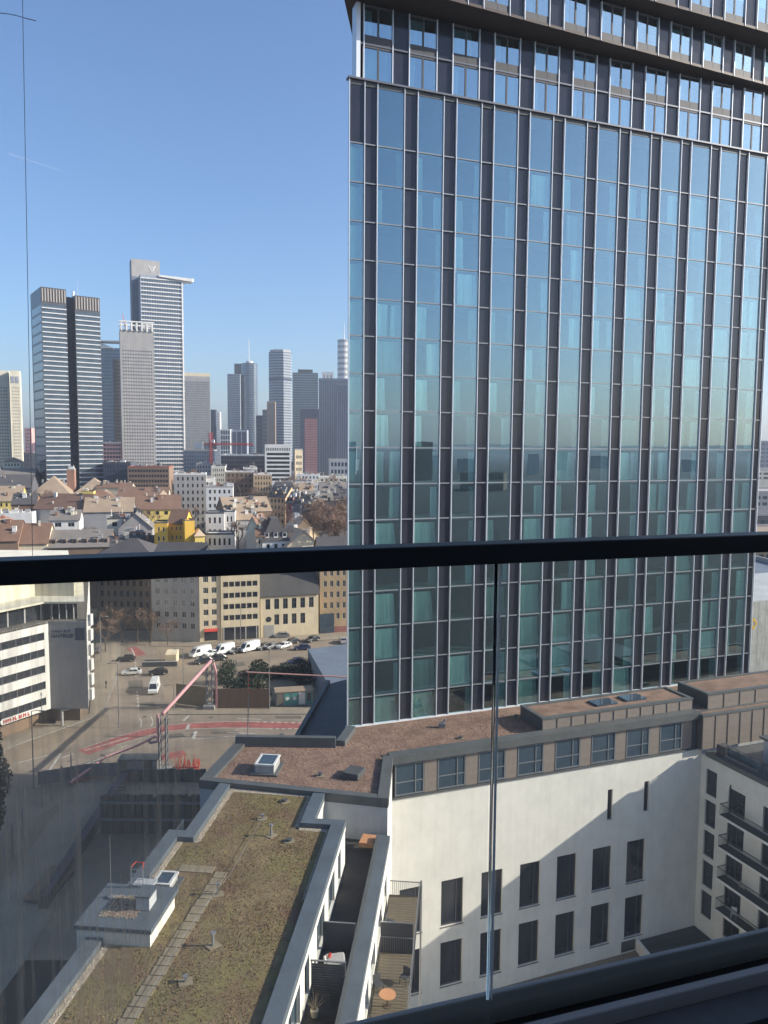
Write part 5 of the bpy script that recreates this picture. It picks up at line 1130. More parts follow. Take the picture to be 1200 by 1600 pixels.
b = MB(); b.tube((0, 0, 0), (0, 0, 16), .35, 8, .1); b.build('trunk', 'bark', T)
# ------------------------------------------------------------------ houses of the old quarter, near to far
def H_(label, xl, xr, yt, Y, dep, rot, wall, roof, wins=(), **k): return bld(k.pop('name', 'town_house'), label, 'house', xl, xr, Y, dep, rot, yt=yt, wall=wall, roof=roof, wins=wins, **k)
def stories(n, c, f='F', top=None, **k): return lambda H: dict(f=f, n=(c, n), z0=H - 3.1 * n, z1=H - .3, fw=k.get('fw', .42), fh=k.get('fh', .52), each=k.get('each', 0), mul=k.get('mul', (.5,)))
def HW(label, xl, xr, yt, Y, dep, rot, wall, roof, ws=(), **k):
    z = at(xl, yt, Y).z; k.setdefault('clut', 9); return H_(label, xl, xr, yt, Y, dep, rot, wall, roof, [w(z) for w in ws], **k)
G = 14
# front rows (just above the handrail)
HW('dark slate roofed house at the far left above the handrail', -40, 28, 846, 232, 16, G, 'brown_w', ('gx', 'brown_r', 5.5), chim=2)
HW('brown roofed house with pale gable edge above the handrail', 26, 74, 850, 236, 16, G, 'cream_w', ('gx', 'brown_r', 5.5), chim=1)
HW('long low dark roof with small roof lights above the handrail', 74, 172, 856, 238, 18, G, 'brown_w', ('gx', 'grey_r', 4.5), dorm=6)
HW('dark roofed house below the pink wall', 172, 240, 862, 240, 15, G, 'brown_w', ('gx', 'slate_r', 4.0), chim=2)
HW('white dormered house with twin windows and tall white chimney', 77, 124, 813, 262, 10, G, 'white_w', ('gx', 'grey_r', 3.0), [stories(1, 2, each=1, fw=.5)], chim=2, fm='window_frame_white')
HW('cream walled house with blank gable facing the handrail', 167, 191, 812, 268, 9, G, 'ivory', ('flat', 'coping_dark', .4), [stories(1, 1)])
HW('pink rendered house with a flat front', 196, 221, 837, 252, 8, G, 'pinkw', ('flat', 'coping_dark', .5))
HW('grey roofed house behind the pink wall', 185, 238, 826, 262, 14, G, 'greyw', ('gy', 'grey_r', 5), chim=1)
HW('grey walled long house with dark ridge and wood band', 52, 132, 795, 300, 16, -8, 'greyw', ('gx', 'brown_r', 5.5), chim=3)
HW('brown weathered timber barn wall behind the grey long house', 18, 56, 788, 310, 12, G, 'wood_w', ('gx', 'slate_r', 4))
HW('grey house with broad blank gable and cream chimney', 131, 208, 800, 295, 14, G, 'greyw', ('gx', 'taupe_r', 5), chim=2)
HW('low white flat building between brown roofs at the left edge', -30, 49, 804, 285, 9, G, 'white_w', ('flat', 'white_w', .4))
HW('yellow house with grey pitched roof at the left edge', -30, 33, 783, 330, 14, G, 'yellow_w', ('gx', 'taupe_r', 6), [stories(2, 7, each=0)])
HW('shaded house with red tiled roof at the left edge', -30, 26, 826, 258, 12, G, 'brick_w', ('hip', 'red_r', 4), chim=2)
# ochre group
z = at(241, 818, 246).z
H_('ochre yellow house with white framed windows above the handrail', 241, 262, 818, 246, 9, 12, 'ochre_w', ('flat', 'coping_dark', .4), [W_('F', (2, 3), z - 9.5, z - .5, fw=.4, fh=.5, each=1)], fm='window_frame_white')
H_('ochre house with brown pitched roof and three window columns', 262.5, 288, 818, 250, 9, -4, 'ochre_w', ('gx', 'brown_r', 4.2), [W_('F', (3, 3), z - 9.5, z - .5, fw=.36, fh=.45, each=1)], fm='window_frame_white', chim=1)
H_('tall plain ochre stair tower with square top', 288.5, 304, 814, 246, 8, 24, 'ochre_w', ('flat', 'coping_dark', .3), [])
H_('small bright yellow annex with pyramid roof', 304.5, 320, 838, 246, 6, 20, 'yellow_w', ('hip', 'peach_r', 2.2), [W_('F', (2, 2), 12, 22, fw=.4, fh=.45)], fm='window_frame_white')
HW('long yellow house with brown roof behind the ochre houses', 209, 282, 796, 320, 14, 14, 'yellow_w', ('gx', 'brown_r', 5.5), [stories(1, 5)], chim=2)
HW('brown roofed wing with cream dormers in the middle of the roofs', 118, 185, 783, 375, 16, G, 'cream_w', ('hip', 'brown_r', 5), dorm=2, chim=2)
HW('long dark brown roof between yellow house and taupe roofs', 183, 262, 778, 390, 16, 10, 'ivory', ('gx', 'brown_r', 5), chim=3)
HW('bright yellow dormer block on the brown roof', 126, 146, 768, 378, 6, 8, 'yellow_w', ('flat', 'brown_r', .3))
HW('small yellow turret house with pale pyramid roof', 248, 262, 776, 385, 7, 16, 'yellow_w', ('hip', 'peach_r', 3), [stories(1, 2)])
HW('big taupe hipped roof in front of the twin tower', 45, 112, 775, 400, 24, G, 'greyw', ('hip', 'taupe_r', 10), chim=2, name='hall')
HW('second taupe hipped roof right of the first', 116, 172, 771, 415, 22, G, 'greyw', ('hip', 'taupe_r', 8), chim=2, name='hall')
HW('brick stub tower before the twin tower foot', 104, 116, 734, 420, 6, G, 'brick_w', ('flat', 'conc', .5))
HW('dark slate roofs at the left below the cream tower', -30, 48, 762, 380, 20, G, 'dark_w', ('gx', 'slate_r', 6), chim=1)
HW('grey hall with row of small upper windows at the left', -30, 52, 744, 440, 20, G, 'conc', ('gx', 'grey_r', 4), [stories(1, 16)])
HW('small white villa on a dark roof at the left', 5, 32, 722, 470, 10, G, 'ivory', ('hip', 'taupe_r', 3), [stories(2, 5)])
HW('long dark slab block behind the small white villa', -40, 56, 709, 560, 20, G, 'navy', ('flat', 'slate_r', .8), [stories(5, 20)])
# right of the ochre group: white stepped block, street fronts
z = at(321, 812, 262).z
H_('white stepped house with balconies above the handrail', 321, 365, 836, 255, 9, 8, 'white_w', ('flat', 'coping_dark', .6), [W_('F', (5, 3), 9, at(321, 836, 255).z - .3, fw=.45, fh=.55, each=1)])
H_('white upper terrace house behind the stepped one', 321, 350, 803, 266, 9, 8, 'white_w', ('flat', 'coping_dark', .6), [W_('F', (3, 5), 7, at(321, 803, 266).z - .3, fw=.42, fh=.5, each=1)])
H_('tall white narrow house beside the dark gap', 350, 367, 800, 268, 10, 8, 'white_w', ('flat', 'coping_dark', .5), [W_('F', (2, 5), 7, at(350, 800, 268).z - .5, fw=.4, fh=.45)])
HW('white plastered house with dark square windows and roof terrace', 322, 364, 762, 330, 12, 10, 'white_w', ('flat', 'conc', .6), [stories(5, 5, each=0)])
HW('grey concrete stepped apartment block left of the street', 272, 322, 742, 345, 14, 12, 'conc', ('flat', 'white_w', .7), [stories(9, 6, fw=.35)])
HW('pale rooftop block right of the concrete apartments', 304, 336, 750, 352, 14, 12, 'white_w', ('flat', 'white_w', .6), [stories(7, 4)])
HW('grey gabled house in the middle of the quarter', 366, 402, 812, 272, 16, 20, 'greyw', ('gx', 'taupe_r', 5), chim=2)
HW('cream house with slanted shadow on its blank wall', 385, 404, 826, 250, 14, -4, 'ivory', ('gy', 'brown_r', 4), chim=1)
HW('cream gabled house beside the mansard roof', 400, 416, 838, 246, 14, 10, 'cream_w', ('gx', 'brown_r', 4), [stories(2, 2)])
HW('white house with black mansard roof and skylights', 410, 452, 846, 246, 15, 14, 'white_w', ('mansard', 'slate_r', 7), [stories(2, 3, each=0)], dorm=3, chim=2)
HW('peach gabled roof house nearest the glass tower', 440, 508, 862, 244, 20, 22, 'cream_w', ('gy', 'peach_r', 6.5), chim=2)
HW('second peach gabled roof behind the nearest one', 452, 500, 838, 262, 14, 20, 'cream_w', ('gy', 'peach_r', 6), chim=1)
HW('long terrace of pinkish roofs in the middle', 352, 424, 800, 290, 16, 24, 'brown_w', ('gx', 'taupe_r', 5), dorm=5, chim=4)
HW('low dark house behind the leafless trees', 500, 560, 852, 262, 14, 14, 'brown_w', ('gx', 'slate_r', 4), chim=1)
for i, (xl, xr, yt, Y, wl, rf, lb) in enumerate(((420, 446, 776, 345, 'tan_w', 'slate_r', 'brown shaded street front, first at the corner'), (446.5, 456, 786, 330, 'redstone', 'slate_r', 'dark red narrow street front'), (456.5, 470, 790, 318, 'greyblue_l', 'slate_r', 'blue-grey street front beside the dark red one'),
                                          (470.5, 488, 797, 305, 'brown_w', 'slate_r', 'brown street front with pale bays'), (488.5, 520, 802, 296, 'brick_w', 'slate_r', 'brick street front behind the leafless trees'), (520.5, 566, 800, 300, 'brown_w', 'peach_r', 'brown house with a peach roof edge by the glass tower'))):
    HW(lb, xl, xr, yt, Y, 12, -20 if i < 3 else -12, wl, ('gx', rf, 4.5), [stories(5, 4, fw=.5), stories(5, 4, 'R', fw=.4)], dorm=2, chim=2, fm='window_frame_white')
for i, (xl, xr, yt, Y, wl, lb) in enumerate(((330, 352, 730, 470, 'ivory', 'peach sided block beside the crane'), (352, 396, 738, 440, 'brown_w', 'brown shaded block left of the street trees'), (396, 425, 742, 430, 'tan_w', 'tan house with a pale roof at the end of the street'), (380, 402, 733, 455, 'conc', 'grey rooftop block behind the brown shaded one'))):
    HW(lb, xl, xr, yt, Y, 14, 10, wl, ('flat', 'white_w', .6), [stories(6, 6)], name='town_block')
for i, (xl, xr, yt, Y, wl, rf, lb) in enumerate(((464, 500, 742, 520, 'white_w', ('flat', 'white_w', .5), 'long white flat building right of the white office'), (498, 544, 746, 500, 'ivory', ('flat', 'white_w', .5), 'cream flat building touching the tower edge'), (462, 486, 752, 470, 'white_w', ('flat', 'coping_dark', .4), 'white terraced house below the long white building'), (486, 502, 756, 450, 'white_w', ('flat', 'white_w', .4), 'small white house with bright gable wall'),
                                          (500, 545, 766, 420, 'greyw', ('gx', 'grey_r', 4), 'grey roofed house before the cream flat building'), (458, 490, 768, 400, 'tan_w', ('gx', 'taupe_r', 4), 'tan roofed house before the white terraces'), (430, 462, 756, 430, 'greyw', ('flat', 'conc', .5), 'grey flat roofed house under the white office'), (524, 566, 756, 460, 'ivory', ('flat', 'conc', .5), 'ivory house half hidden by the tower edge'),
                                          (478, 520, 782, 360, 'brown_w', ('gx', 'grey_r', 4), 'brown roofed house above the brick street front'), (515, 566, 778, 372, 'greyw', ('gx', 'slate_r', 4), 'slate roofed house beside the tower edge'), (425, 462, 766, 395, 'brown_w', ('mansard', 'slate_r', 4), 'mansard roofed house above the brown corner front'))):
    HW(lb, xl, xr, yt, Y, 14, 8, wl, rf, [stories(3, 6)], chim=2, dorm=0 if rf[0] == 'flat' else 2)
HW('dark modern block with brown upper roof beside the twin tower', 161, 204, 724, 470, 20, 6, 'navy', ('flat', 'slate_r', .8), [stories(6, 10)], name='town_block')
HW('brown roofed block with dark ribbon windows below the white tower', 199, 264, 731, 455, 20, 8, 'brown_w', ('flat', 'red_r', 1.0), [stories(5, 14, fw=.8)], name='town_block', chim=4)
HW('pale low house front before the dark modern block', 150, 205, 762, 420, 10, 6, 'cream_w', ('gx', 'brown_r', 2.5), chim=4)
HW('salmon and white block between twin tower and crown tower', 160, 190, 692, 600, 14, 6, 'pinkw', ('flat', 'white_w', .8), [stories(8, 6, fw=.8)], name='town_block')
HW('long dark flat hall behind the brown roofs', 345, 418, 712, 560, 26, 4, 'dark_w', ('flat', 'white_w', 1.0), [stories(4, 18, fw=.8)], name='town_block')
HW('glassy mid-rise below the grey slab tower', 286, 335, 704, 640, 20, 6, 'curtain_wall', ('flat', 'conc', .8), [stories(8, 12)], name='town_block')
HW('pale mid-rise with columns by the red crane', 306, 330, 726, 560, 12, 8, 'conc', ('flat', 'conc', .8), [stories(8, 5)], name='town_block')
z = at(414, 697, 520).z
bld('white_office', 'white office block with dark window bands below the skyline', 'building', 414, 455, 520, 16, 10, yt=697, wall='white_w', roof=('flat', 'white_w', 1.2), wins=[W_('F', (14, 1), z - 3.6, z - .8, fw=.55, fh=.7), W_('F', (1, 7), z - 24, z - 4, fw=.94, fh=.6)])
bld('grey_office', 'small grey-beige office beside the white office block', 'building', 461, 473, 540, 14, 10, yt=703, wall='cream_w', roof=('flat', 'conc', .8), wins=[W_('F', (5, 6), 20, 46, fw=.6, fh=.5)])
bld('grey_office', 'wide grey office with flat roof at the tower edge', 'building', 515, 566, 560, 18, 8, yt=719, wall='greyblue_l', roof=('flat', 'conc', .8), wins=[W_('F', (9, 4), 20, 41, fw=.65, fh=.55)])
# ------------------------------------------------------------------ skyline
def sky_tower(name, label, xl, xr, yt, Y, dep, rot, wall, gm, cols, rows, fw, fh, zlow=10, side=None, top=.0, roofm=None, sidecols=6, rh=1.0, mg=.8):
    z = at(xl, yt, Y).z
    ws = [W_('F', (cols, rows), zlow, z - top, fw=fw, fh=fh, m=mg)]
    for s in (side or ''): ws.append(W_(s, (sidecols, rows), zlow, z - top, fw=fw, fh=fh, m=mg))
    return bld(name, label, 'tower', xl, xr, Y, dep, rot, yt=yt, wall=wall, roof=('flat', roofm or wall, rh), wins=ws, gm=gm)
# twin slab tower
mat('twin_white', (.55, .57, .58), .5, .2, .1, .2); mat('twin_dark', (.085, .09, .10), .35, .2, .2, .1)
def twin(label, xl, xr, yt, Y, dep, rot, nfl):
    T = bld('slab_tower', label, 'tower', xl, xr, Y, dep, rot, yt=yt, wall='twin_dark', roof=('flat', 'twin_dark', .5), gm='window_glass_blue',
            wins=[W_('F', (1, nfl), 12, at(xl, yt, Y).z - 8.5, fw=.97, fh=.55, m=.3), W_('L', (1, nfl // 2), 12, at(xl, yt, Y).z - 8.5, fw=.97, fh=.8, m=.3)])
    H = T['H']; W = T['W']; sh = (H - 8.5 - 12) / nfl; b = MB()
    for k in range(nfl): z = 12 + sh * k; b.box(.15, -.4, z - .25, W - .15, -.02, z + .33)
    b.build('floor_band', 'twin_white', T)
    b = MB(); n = 9
    for k in range(n): x = W * (k + .5) / n; b.box(x - .3, -.3, H - 7.6, x + .3, -.02, H - .2)
    b.build('crown_louvre', 'conc', T); b = MB(); b.box(.0, -.012, H - 7.8, W, -.003, H); b.build('crown_panel', 'bronze_soffit', T)
    return T
twin('dark banded twin slab tower, taller half on the left', 63.5, 103, 449, 450, 30, 35, 44)
T = twin('dark banded twin slab tower, shorter half with a mast', 116.5, 155.5, 462.5, 470, 26, 35, 43)
b = MB(); b.tube((3, 6, T['H']), (3, 6, T['H'] + 11), .35, 6, .12); b.tube((1, 8, T['H']), (1, 8, T['H'] + 4), 1.2, 8); b.build('mast', 'steel_bright', T)
sky_tower('lift_shaft', 'dark recessed shaft joining the two slab towers', 101, 118, 466, 476, 16, 35, 'navy', 'window_glass', 2, 40, .3, .3)
# cream slab at the left edge
T = sky_tower('cream_tower', 'cream slab tower split by a dark joint at the left edge', -24, 13, 580, 545, 12, 22, 'ivory', 'taupe_r', 8, 36, .5, .42, roofm='ivory', top=10)
T = sky_tower('cream_tower', 'cream slab tower, right half behind the dark joint', 15, 31, 581, 545, 12, 22, 'ivory', 'taupe_r', 4, 36, .5, .42, roofm='ivory', top=10)
for x in (.8, 3.6): b = MB(); b.box(x, -.2, T['H'] - 7.5, x + 2.0, -.02, T['H'] - 3); b.build('sign_panel', 'greyblue_l', T)
sky_tower('pink_tower', 'small pinkish tower far off beside the cream tower', 38, 49, 670, 1000, 12, 4, 'pinkw', 'window_glass_blue', 4, 14, .5, .4)
# crown tower
T = sky_tower('crown_tower', 'grey tower with square windows and an open crown of beams', 187, 240, 516, 600, 22, 20, 'conc', 'window_glass', 12, 44, .5, .42, top=14, mg=1.2)
W, H = T['W'], T['H']
for k in range(7): b = MB(); x = .6 + (W - 2.2) * k / 6; b.box(x, -1.0, H, x + 1.2, 21, H + 6.5); b.build('crown_beam', 'white_w', T)
b = MB(); b.box(-.4, -1.2, H + 6.503, W + .4, 1.4, H + 7.4); b.box(-.4, 18, H + 6.503, W + .4, 21, H + 7.4); b.build('crown_ring', 'white_w', T)
b = MB(); b.tube((5, 8, H), (2.5, 8, H + 14), .25, 5); b.build('roof_crane_arm', 'red_paint', T)
# white high-rise with cantilever crown
T = sky_tower('white_high_rise', 'tall white banded high-rise with a cantilevered crown', 219, 283, 430, 655, 24, 24, 'greyblue_l', 'window_glass_blue', 16, 52, .8, .6, zlow=12, top=2, mg=.6)
W, H = T['W'], T['H']
b = MB()
for k in range(53): z = 12 + (H - 14) / 52 * k; b.box(-.1, -.35, z - .3, W + 1.6, -.02, z + .4)
b.build('floor_band', 'white_w', T)
b = MB(); b.box(W + .1, -.6, 0, W + 1.2, 3, H - 1); b.build('edge_pier', 'white_w', T)
b = MB()
b.prism([(W * .45, -1), (W + 9, -2.5), (W + 11, 2), (W + 9, 8), (W * .45, 10)], [H + .2, H - 2, H - .6, H - 2, H + .2], [H + 1.6, H + .6, H + 1.2, H + .6, H + 1.6]); b.build('cantilever_crown', 'white_w', T)
for k in range(5): b = MB(); x = W + .5 + k * 1.7; b.tube((W - .5, 1, H - 6), (x, 1, H - .9), .22, 5); b.build('crown_strut', 'white_w', T)
P = at(205, 405, 668); T2 = bld('concrete_shaft', 'grey concrete shaft topping the white high-rise, with a winged emblem', 'tower', 205, 249.5, 668, 14, 24, yt=405, wall='conc', roof=('flat', 'conc', .6), wins=[W_('F', (3, 40), 20, 140, fw=.5, fh=.4)], gm='window_glass_blue')
W, H = T2['W'], T2['H']; b = MB()
cx_ = W * .72; zc = H - 6.2
for s in (-1, 1): b.q(*[(cx_ + s * x, -.25, zc + z) for x, z in ((.15, -2.6), (.9, -2.2), (2.0, .6), (1.0, .6))][::s]); b.q(*[(cx_ + s * x, -.25, zc + z) for x, z in ((1.0, .9), (2.9, .9), (3.3, 2.4), (1.6, 1.7))][::s])
b.q((cx_ - .7, -.25, zc + .6), (cx_ + .7, -.25, zc + .6), (cx_, -.25, zc + 1.7)); b.build('winged_emblem', 'white_w', T2)
b = MB(); b.box(-.02, -.05, 0, W * .33, -.01, H - 14); b.build('shade_glazing', 'bluegrey', T2)  # blue-grey sheet: the shade of the tower's left side, put in as colour
# background towers
T = sky_tower('blue_tower', 'blue-grey glass tower with a slanted canopy behind the crown tower', 157, 190, 545, 760, 18, 6, 'curtain_wall', 'window_glass_blue', 10, 40, .8, .5)
b = MB(); b.prism([(-3, -1), (T['W'] + 2, -1), (T['W'] + 2, 10), (-3, 10)], [T['H'] + 6.5, T['H'] + 6, T['H'] + 6, T['H'] + 6.5], [T['H'] + 8, T['H'] + 8, T['H'] + 8, T['H'] + 8]); b.build('canopy', 'greyw', T)
b = MB(); b.prism([(0, 0), (14, 0), (14, 6), (0, 6)], T['H'], [T['H'] + 6, T['H'] + .5, T['H'] + .5, T['H'] + 6]); b.build('slanted_top', 'white_w', T)
sky_tower('brown_tower', 'narrow brown-grey tower beside the crown tower', 176, 189, 563, 690, 12, 6, 'taupe_r', 'window_glass_blue', 4, 36, .4, .5)
T = sky_tower('slab_high_rise', 'broad grey slab tower with close vertical fins', 286, 328, 587, 1000, 24, 18, 'greyw', 'window_glass_blue', 24, 1, .5, .98, zlow=20, top=6, roofm='cream_w', rh=4)
b = MB()
for k in range(40): b.box(0, -.25, 20 + 3 * k, T['W'], -.1, 20.5 + 3 * k)
b.build('floor_band', 'greyw', T)
sky_tower('dark_tower', 'narrow dark tower right of the slab tower', 329, 337, 641, 1100, 14, 4, 'navy', 'window_glass', 4, 24, .5, .5)
sky_tower('white_strip_tower', 'thin white tower edge beside the narrow dark tower', 338, 343.5, 645, 1080, 12, 4, 'white_w', 'window_glass_blue', 2, 24, .4, .4)
T = sky_tower('frame_block', 'white framed office block with big square grid', 343.5, 360, 672, 900, 16, 4, 'white_w', 'window_glass_blue', 4, 5, .8, .82, zlow=40)
sky_tower('frame_block', 'dark framed office block beside the white framed one', 360.5, 386, 673, 905, 16, 4, 'greyblue_l', 'navy', 3, 1, .84, .9, zlow=40)
sky_tower('grid_tower', 'grey grid-fronted tower half in front of the round glass tower', 355, 375, 585, 1290, 26, 4, 'greyblue_l', 'window_glass_blue', 12, 44, .6, .6)
sky_tower('square_tower', 'dark square shaft behind the round glass tower', 366, 380, 569, 1330, 22, 4, 'navy', 'window_glass', 6, 44, .6, .6)
def round_tower(name, label, xl, xr, yt, Y, wall, band, nb, n=36, sides=None):
    p = at((xl + xr) / 2, yt, Y); r_ = (xr - xl) / 2400 * Y * 1.0; T = thing(name, label, 'tower', (p.x, p.y + r_, 0)); n = sides or n
    b = MB(); b.prism([(r_ * math.cos(2 * math.pi * (k + .5) / n), r_ * math.sin(2 * math.pi * (k + .5) / n)) for k in range(n)], 0, p.z); b.build('wall', wall, T)
    b = MB()
    for k in range(nb):
        z = p.z * (k + .5) / nb; q_ = [(1.006 * r_ * math.cos(2 * math.pi * (j + .5) / n), 1.006 * r_ * math.sin(2 * math.pi * (j + .5) / n)) for j in range(n)]
        for j in range(n): a, c = q_[j], q_[(j + 1) % n]; b.q((*a, z), (*c, z), (*c, z + p.z / nb * .45), (*a, z + p.z / nb * .45))
    tag(b.build('window_glazing', band, T), kind='stuff'); T['H'] = p.z; T['r'] = r_; return T
T = round_tower('round_tower', 'round blue glass tower with a white mast', 375, 400, 567, 1300, 'curtain_wall', 'window_glass_blue', 48)
b = MB(); b.tube((0, 0, T['H']), (0, 0, T['H'] + 4), 6, 16); b.tube((-1, 0, T['H'] + 4), (-1, 0, T['H'] + 40), .8, 6, .5); b.build('mast', 'white_w', T)
T = round_tower('octagonal_tower', 'tall grey eight-sided tower in the skyline', 417, 454, 549, 1250, 'greyblue_l', 'window_glass_blue', 46, sides=8)
b = MB(); r8 = T['r'] * .9; b.prism([(r8 * math.cos(2 * math.pi * (k + .5) / 8), r8 * math.sin(2 * math.pi * (k + .5) / 8)) for k in range(8)], T['H'] + .01, T['H'] + 3.5); b.build('roof_cap', 'greyw', T)
b = MB(); r8 = T['r'] * 1.012; b.prism([(r8 * math.cos(2 * math.pi * (k + .5) / 8), r8 * math.sin(2 * math.pi * (k + .5) / 8)) for k in range(8)], T['H'] - 46, T['H'] - 42); b.build('dark_band', 'navy', T)
sky_tower('dark_block', 'low dark block left of the eight-sided tower', 400, 414, 650, 1150, 16, 4, 'navy', 'window_glass', 6, 14, .6, .6); sky_tower('dark_block', 'dark block with raised middle before the eight-sided tower', 410, 430, 641, 1120, 16, 4, 'bluegrey', 'window_glass', 7, 16, .6, .6)
sky_tower('brown_tower', 'slim brownish tower before the eight-sided tower', 417, 430, 628, 1100, 14, 4, 'taupe_r', 'bluegrey', 6, 1, .5, .95)
T = sky_tower('green_tower', 'dark green glass tower with bright window rows', 457, 497, 583, 1150, 26, 6, 'curtain_wall_green', 'greyblue_l', 14, 42, .7, .35)
b = MB(); b.box(8, 3, T['H'] + 1, T['W'] - 8, 20, T['H'] + 6); b.build('roof_cap', 'slate_r', T)
sky_tower('dark_slab', 'dark blue slab before the green glass tower', 469, 498, 640, 980, 14, 5, 'navy', 'window_glass', 8, 4, .6, .6, zlow=85)
sky_tower('red_tower', 'reddish striped tower below the dark slab', 476, 496, 655, 940, 14, 5, 'redstone', 'pinkw', 12, 24, .5, .5)
sky_tower('wide_blue_tower', 'broad blue-grey tower next to the glass tower edge', 498, 560, 592, 1050, 24, 5, 'bluegrey', 'window_glass_blue', 22, 1, .5, .97); sky_tower('wide_blue_tower', 'blue-grey tower section with darker front beside the hotel tower', 527, 560, 600, 1000, 20, 5, 'bluegrey', 'navy', 10, 1, .5, .97)
sky_tower('white_penthouse', 'white roof structures behind the broad blue tower', 503, 521, 582, 1120, 10, 5, 'white_w', 'conc', 3, 3, .4, .4, zlow=120)
T = round_tower('spire_tower', 'round white-banded tower with a needle mast at the tower edge', 527, 547, 530, 1500, 'white_w', 'greyw', 24)
b = MB(); b.tube((0, 0, T['H']), (0, 0, T['H'] + 34), 1.0, 6, .4); b.build('mast', 'white_w', T)
# low dark roofs at the far foot of the skyline
mat('far_block', (.17, .18, .20), .9, 0, .3, .05)
rr = random.Random(21); k = 0
for Y in (620, 760, 900, 1100, 1400, 1900):
    x = -30
    while x < 560:
        w = rr.uniform(16, 40) * (700 / Y) ** .4; z = rr.uniform(14, 26) + (6 if Y > 1000 else 0); wl = rr.choice(['conc', 'greyw', 'brown_w', 'greyblue_l', 'white_w', 'far_block', 'taupe_r'])
        bld('distant_block', 'small distant town block below the skyline', 'building', x, x + w, Y + rr.uniform(-30, 30), rr.uniform(14, 24), rr.uniform(-8, 12), zt=z, wall=wl, roof=('flat', rr.choice(['conc', 'grey_r', 'white_w']), .6), wins=[W_('F', (7, 4), 3, z - 1, fw=.5, fh=.5)], group='small town blocks at the foot of the skyline'); x += w * rr.uniform(1.05, 1.6); k += 1
# red tower crane
p = at(330, 742, 600); T = thing('tower_crane', 'red tower crane standing before the skyline', 'crane', (p.x, p.y, 0)); zj = at(330, 694, 600).z
def lattice(b, a, c, s, n):
    a = Vector(a); c = Vector(c); d_ = (c - a).normalized(); u = d_.orthogonal().normalized() * s; v = d_.cross(u)
    cs = [u + v, u - v, -u - v, -u + v]
    for q_ in cs: b.tube(a + q_, c + q_, .22, 4)
    for k in range(n):
        for i in range(4): b.tube(a.lerp(c, k / n) + cs[i], a.lerp(c, (k + 1) / n) + cs[(i + 1) % 4], .14, 4)
b = MB(); lattice(b, (0, 0, 0), (0, 0, zj + 9), 1.0, 22); b.build('mast', 'red_paint', T)
b = MB(); lattice(b, (-12, 0, zj), (33, 0, zj), .6, 22); b.build('jib', 'red_paint', T); b = MB(); b.box(-12, -1.2, zj - 3.5, -6, 1.2, zj + 1.2); b.build('counterweight', 'white_w', T); b = MB(); b.box(.8, -1, zj + 1, 2.8, 1, zj + 3.5); b.build('cab', 'white_w', T)
# ------------------------------------------------------------------ right of the tower
T = thing('silver_hall', 'bright silver metal clad hall right of the glass tower', 'building', (56.3, 118, 0), .38)
b = MB(); b.box(0, .12, 0, 30, 20, 28.2); b.build('body', 'silver_w', T)
mat('silver_clad', (.62, .62, .58), .32, .6, .3, 1.2, (1, 1, .4))
for k in range(12): b = MB(); b.box(.02 + k * 1.5, 0, 0, 1.48 + k * 1.5, .11, 28.1); b.build('cladding_panel', 'silver_clad', T)
b = MB(); q_ = [(1.2, 24.6), (2.0, 23.6), (2.8, 24.6), (2.0, 25.6)]
for i in range(4):
    a, c = Vector(q_[i]), Vector(q_[(i + 1) % 4]); m_ = Vector((2.0, 24.6)); b.q((a.x, -.06, a.y), (c.x, -.06, c.y), (c.x + (m_.x - c.x) * .45, -.06, c.y + (m_.y - c.y) * .45), (a.x + (m_.x - a.x) * .45, -.06, a.y + (m_.y - a.y) * .45))
b.build('diamond_sign', 'ochre_w', T)
for i, (xl, yt, Y, zt, wl, lb) in enumerate(((1170, 915, 150, None, 'bluegrey', 'blue-grey flat roof behind the silver hall'), (1172, 842, 260, None, 'taupe_r', 'brown flat hall right of the tower'), (1174, 806, 330, None, 'dark_w', 'dark long hall right of the tower'), (1178, 770, 420, None, 'conc', 'pale hall with striped edge right of the tower'), (1180, 735, 620, None, 'ivory', 'pale vaulted hall far right of the tower'), (1186, 690, 900, None, 'bluegrey', 'grey office slab far right beyond the tower'))):
    bld('side_hall' if i < 5 else 'side_office', lb, 'building', xl, 1330, Y, 40, 4, yt=yt, wall=wl, roof=('flat', 'conc', 1), wins=[W_('F', (14, 2 if i < 5 else 8), max(2, at(xl, yt, Y).z - (8 if i < 5 else 40)), at(xl, yt, Y).z - 1, fw=.7, fh=.5)], gm='window_glass_blue')
# ------------------------------------------------------------------ country behind the balcony, seen mirrored in the tower
b = MB(); rr = random.Random(2); n = 72; rad = 5200; pr_ = []
hs = [60 + 35 * math.sin(i * .5) + 25 * math.sin(i * 1.3 + 1) + rr.uniform(-12, 12) for i in range(n)]; hs = [max(22, h * .8) for h in hs]
mat('hill_wood', (.045, .05, .045), 1, 0, .4, .01)
for i in range(n):
    j = (i + 1) % n; a0, a1 = 2 * math.pi * i / n, 2 * math.pi * j / n; P = lambda a, r_, z: (r_ * math.cos(a), r_ * math.sin(a), z)
    b.q(P(a0, rad, -1), P(a1, rad, -1), P(a1, rad + 900, hs[j]), P(a0, rad + 900, hs[i])); b.q(P(a0, rad + 900, hs[i]), P(a1, rad + 900, hs[j]), P(a1, rad + 2500, -1), P(a0, rad + 2500, -1))
struct('hills', b, 'hill_wood')
rr = random.Random(31)
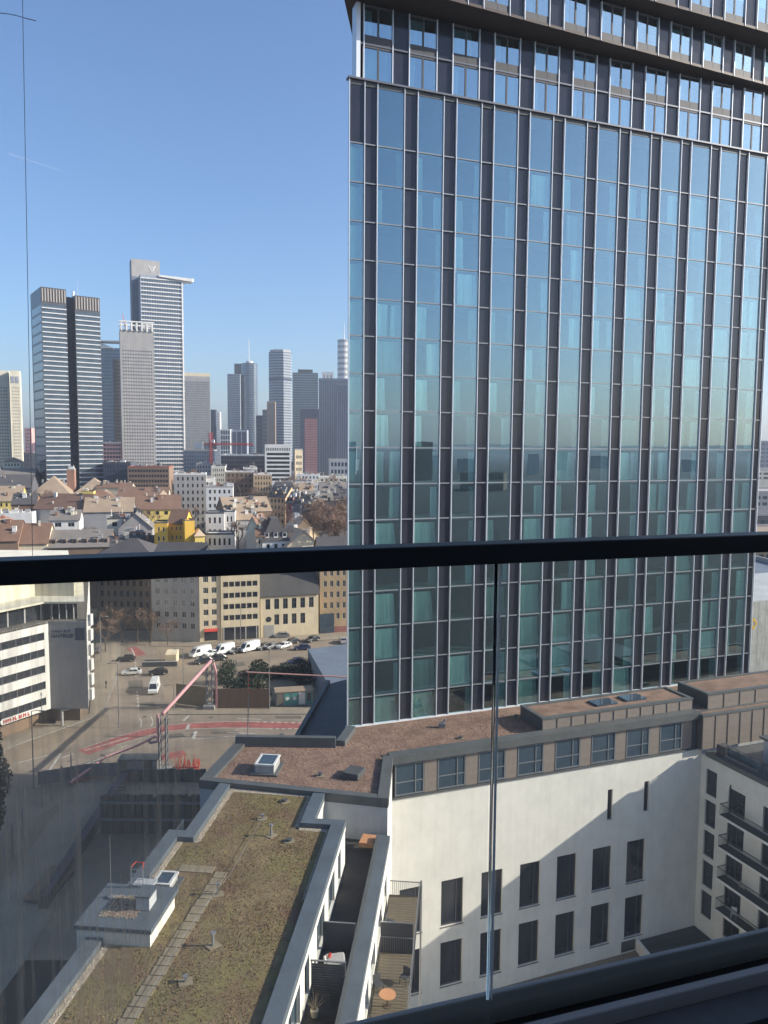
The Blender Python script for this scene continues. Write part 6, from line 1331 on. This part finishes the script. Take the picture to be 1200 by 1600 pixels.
for i in range(26):
    d_ = rr.uniform(800, 2000); az = R(rr.uniform(-82, -24)); x, y = 20 + d_ * math.cos(az), d_ * math.sin(az)
    bld('mirrored_block', 'low city block behind the viewer, mirrored in the tower glass', 'building', 0, 0, 0, rr.uniform(14, 40), rr.uniform(0, 90), zt=rr.uniform(14, 44) if i % 6 else 58, P0=Vector((x, y, 0)), W=rr.uniform(18, 60), wall=rr.choice(['conc', 'greyw', 'brown_w', 'white_w', 'bluegrey']), roof=('flat', 'grey_r', .8), group='city blocks behind the viewer')
# faint contrail high in the sky
m = bpy.data.materials.new('contrail_ice'); m.use_nodes = True; nt = m.node_tree; nt.nodes.clear(); o_ = nt.nodes.new('ShaderNodeOutputMaterial'); tr_ = nt.nodes.new('ShaderNodeBsdfTransparent'); df = nt.nodes.new('ShaderNodeBsdfTranslucent'); df.inputs[0].default_value = (.9, .9, .92, 1); d3 = nt.nodes.new('ShaderNodeBsdfDiffuse'); d3.inputs[0].default_value = (.9, .9, .92, 1)
a1 = nt.nodes.new('ShaderNodeMixShader'); a2 = nt.nodes.new('ShaderNodeMixShader'); a2.inputs[0].default_value = .12
nt.links.new(df.outputs[0], a1.inputs[1]); nt.links.new(d3.outputs[0], a1.inputs[2]); nt.links.new(tr_.outputs[0], a2.inputs[1]); nt.links.new(a1.outputs[0], a2.inputs[2]); nt.links.new(a2.outputs[0], o_.inputs[0]); MATS['contrail_ice'] = m
b = MB(); b.tube(at(14, 240, 9000), at(98, 268, 9000), 7, 8, 4); tag(b.build('contrail', 'contrail_ice'), kind='stuff')
# ------------------------------------------------------------------ haze
hz = MB(); hz.box(-3600, -3600, -1.2, 3600, 3600, 260); ho = hz.build('haze', 'white_w'); tag(ho, kind='stuff')
m = bpy.data.materials.new('haze_air'); m.use_nodes = True; nt = m.node_tree; nt.nodes.clear(); o_ = nt.nodes.new('ShaderNodeOutputMaterial'); pv = nt.nodes.new('ShaderNodeVolumePrincipled')
pv.inputs['Color'].default_value = (.80, .88, 1.0, 1); pv.inputs['Density'].default_value = HAZE; pv.inputs['Anisotropy'].default_value = .2
nt.links.new(pv.outputs[0], o_.inputs['Volume']); ho.data.materials[0] = m
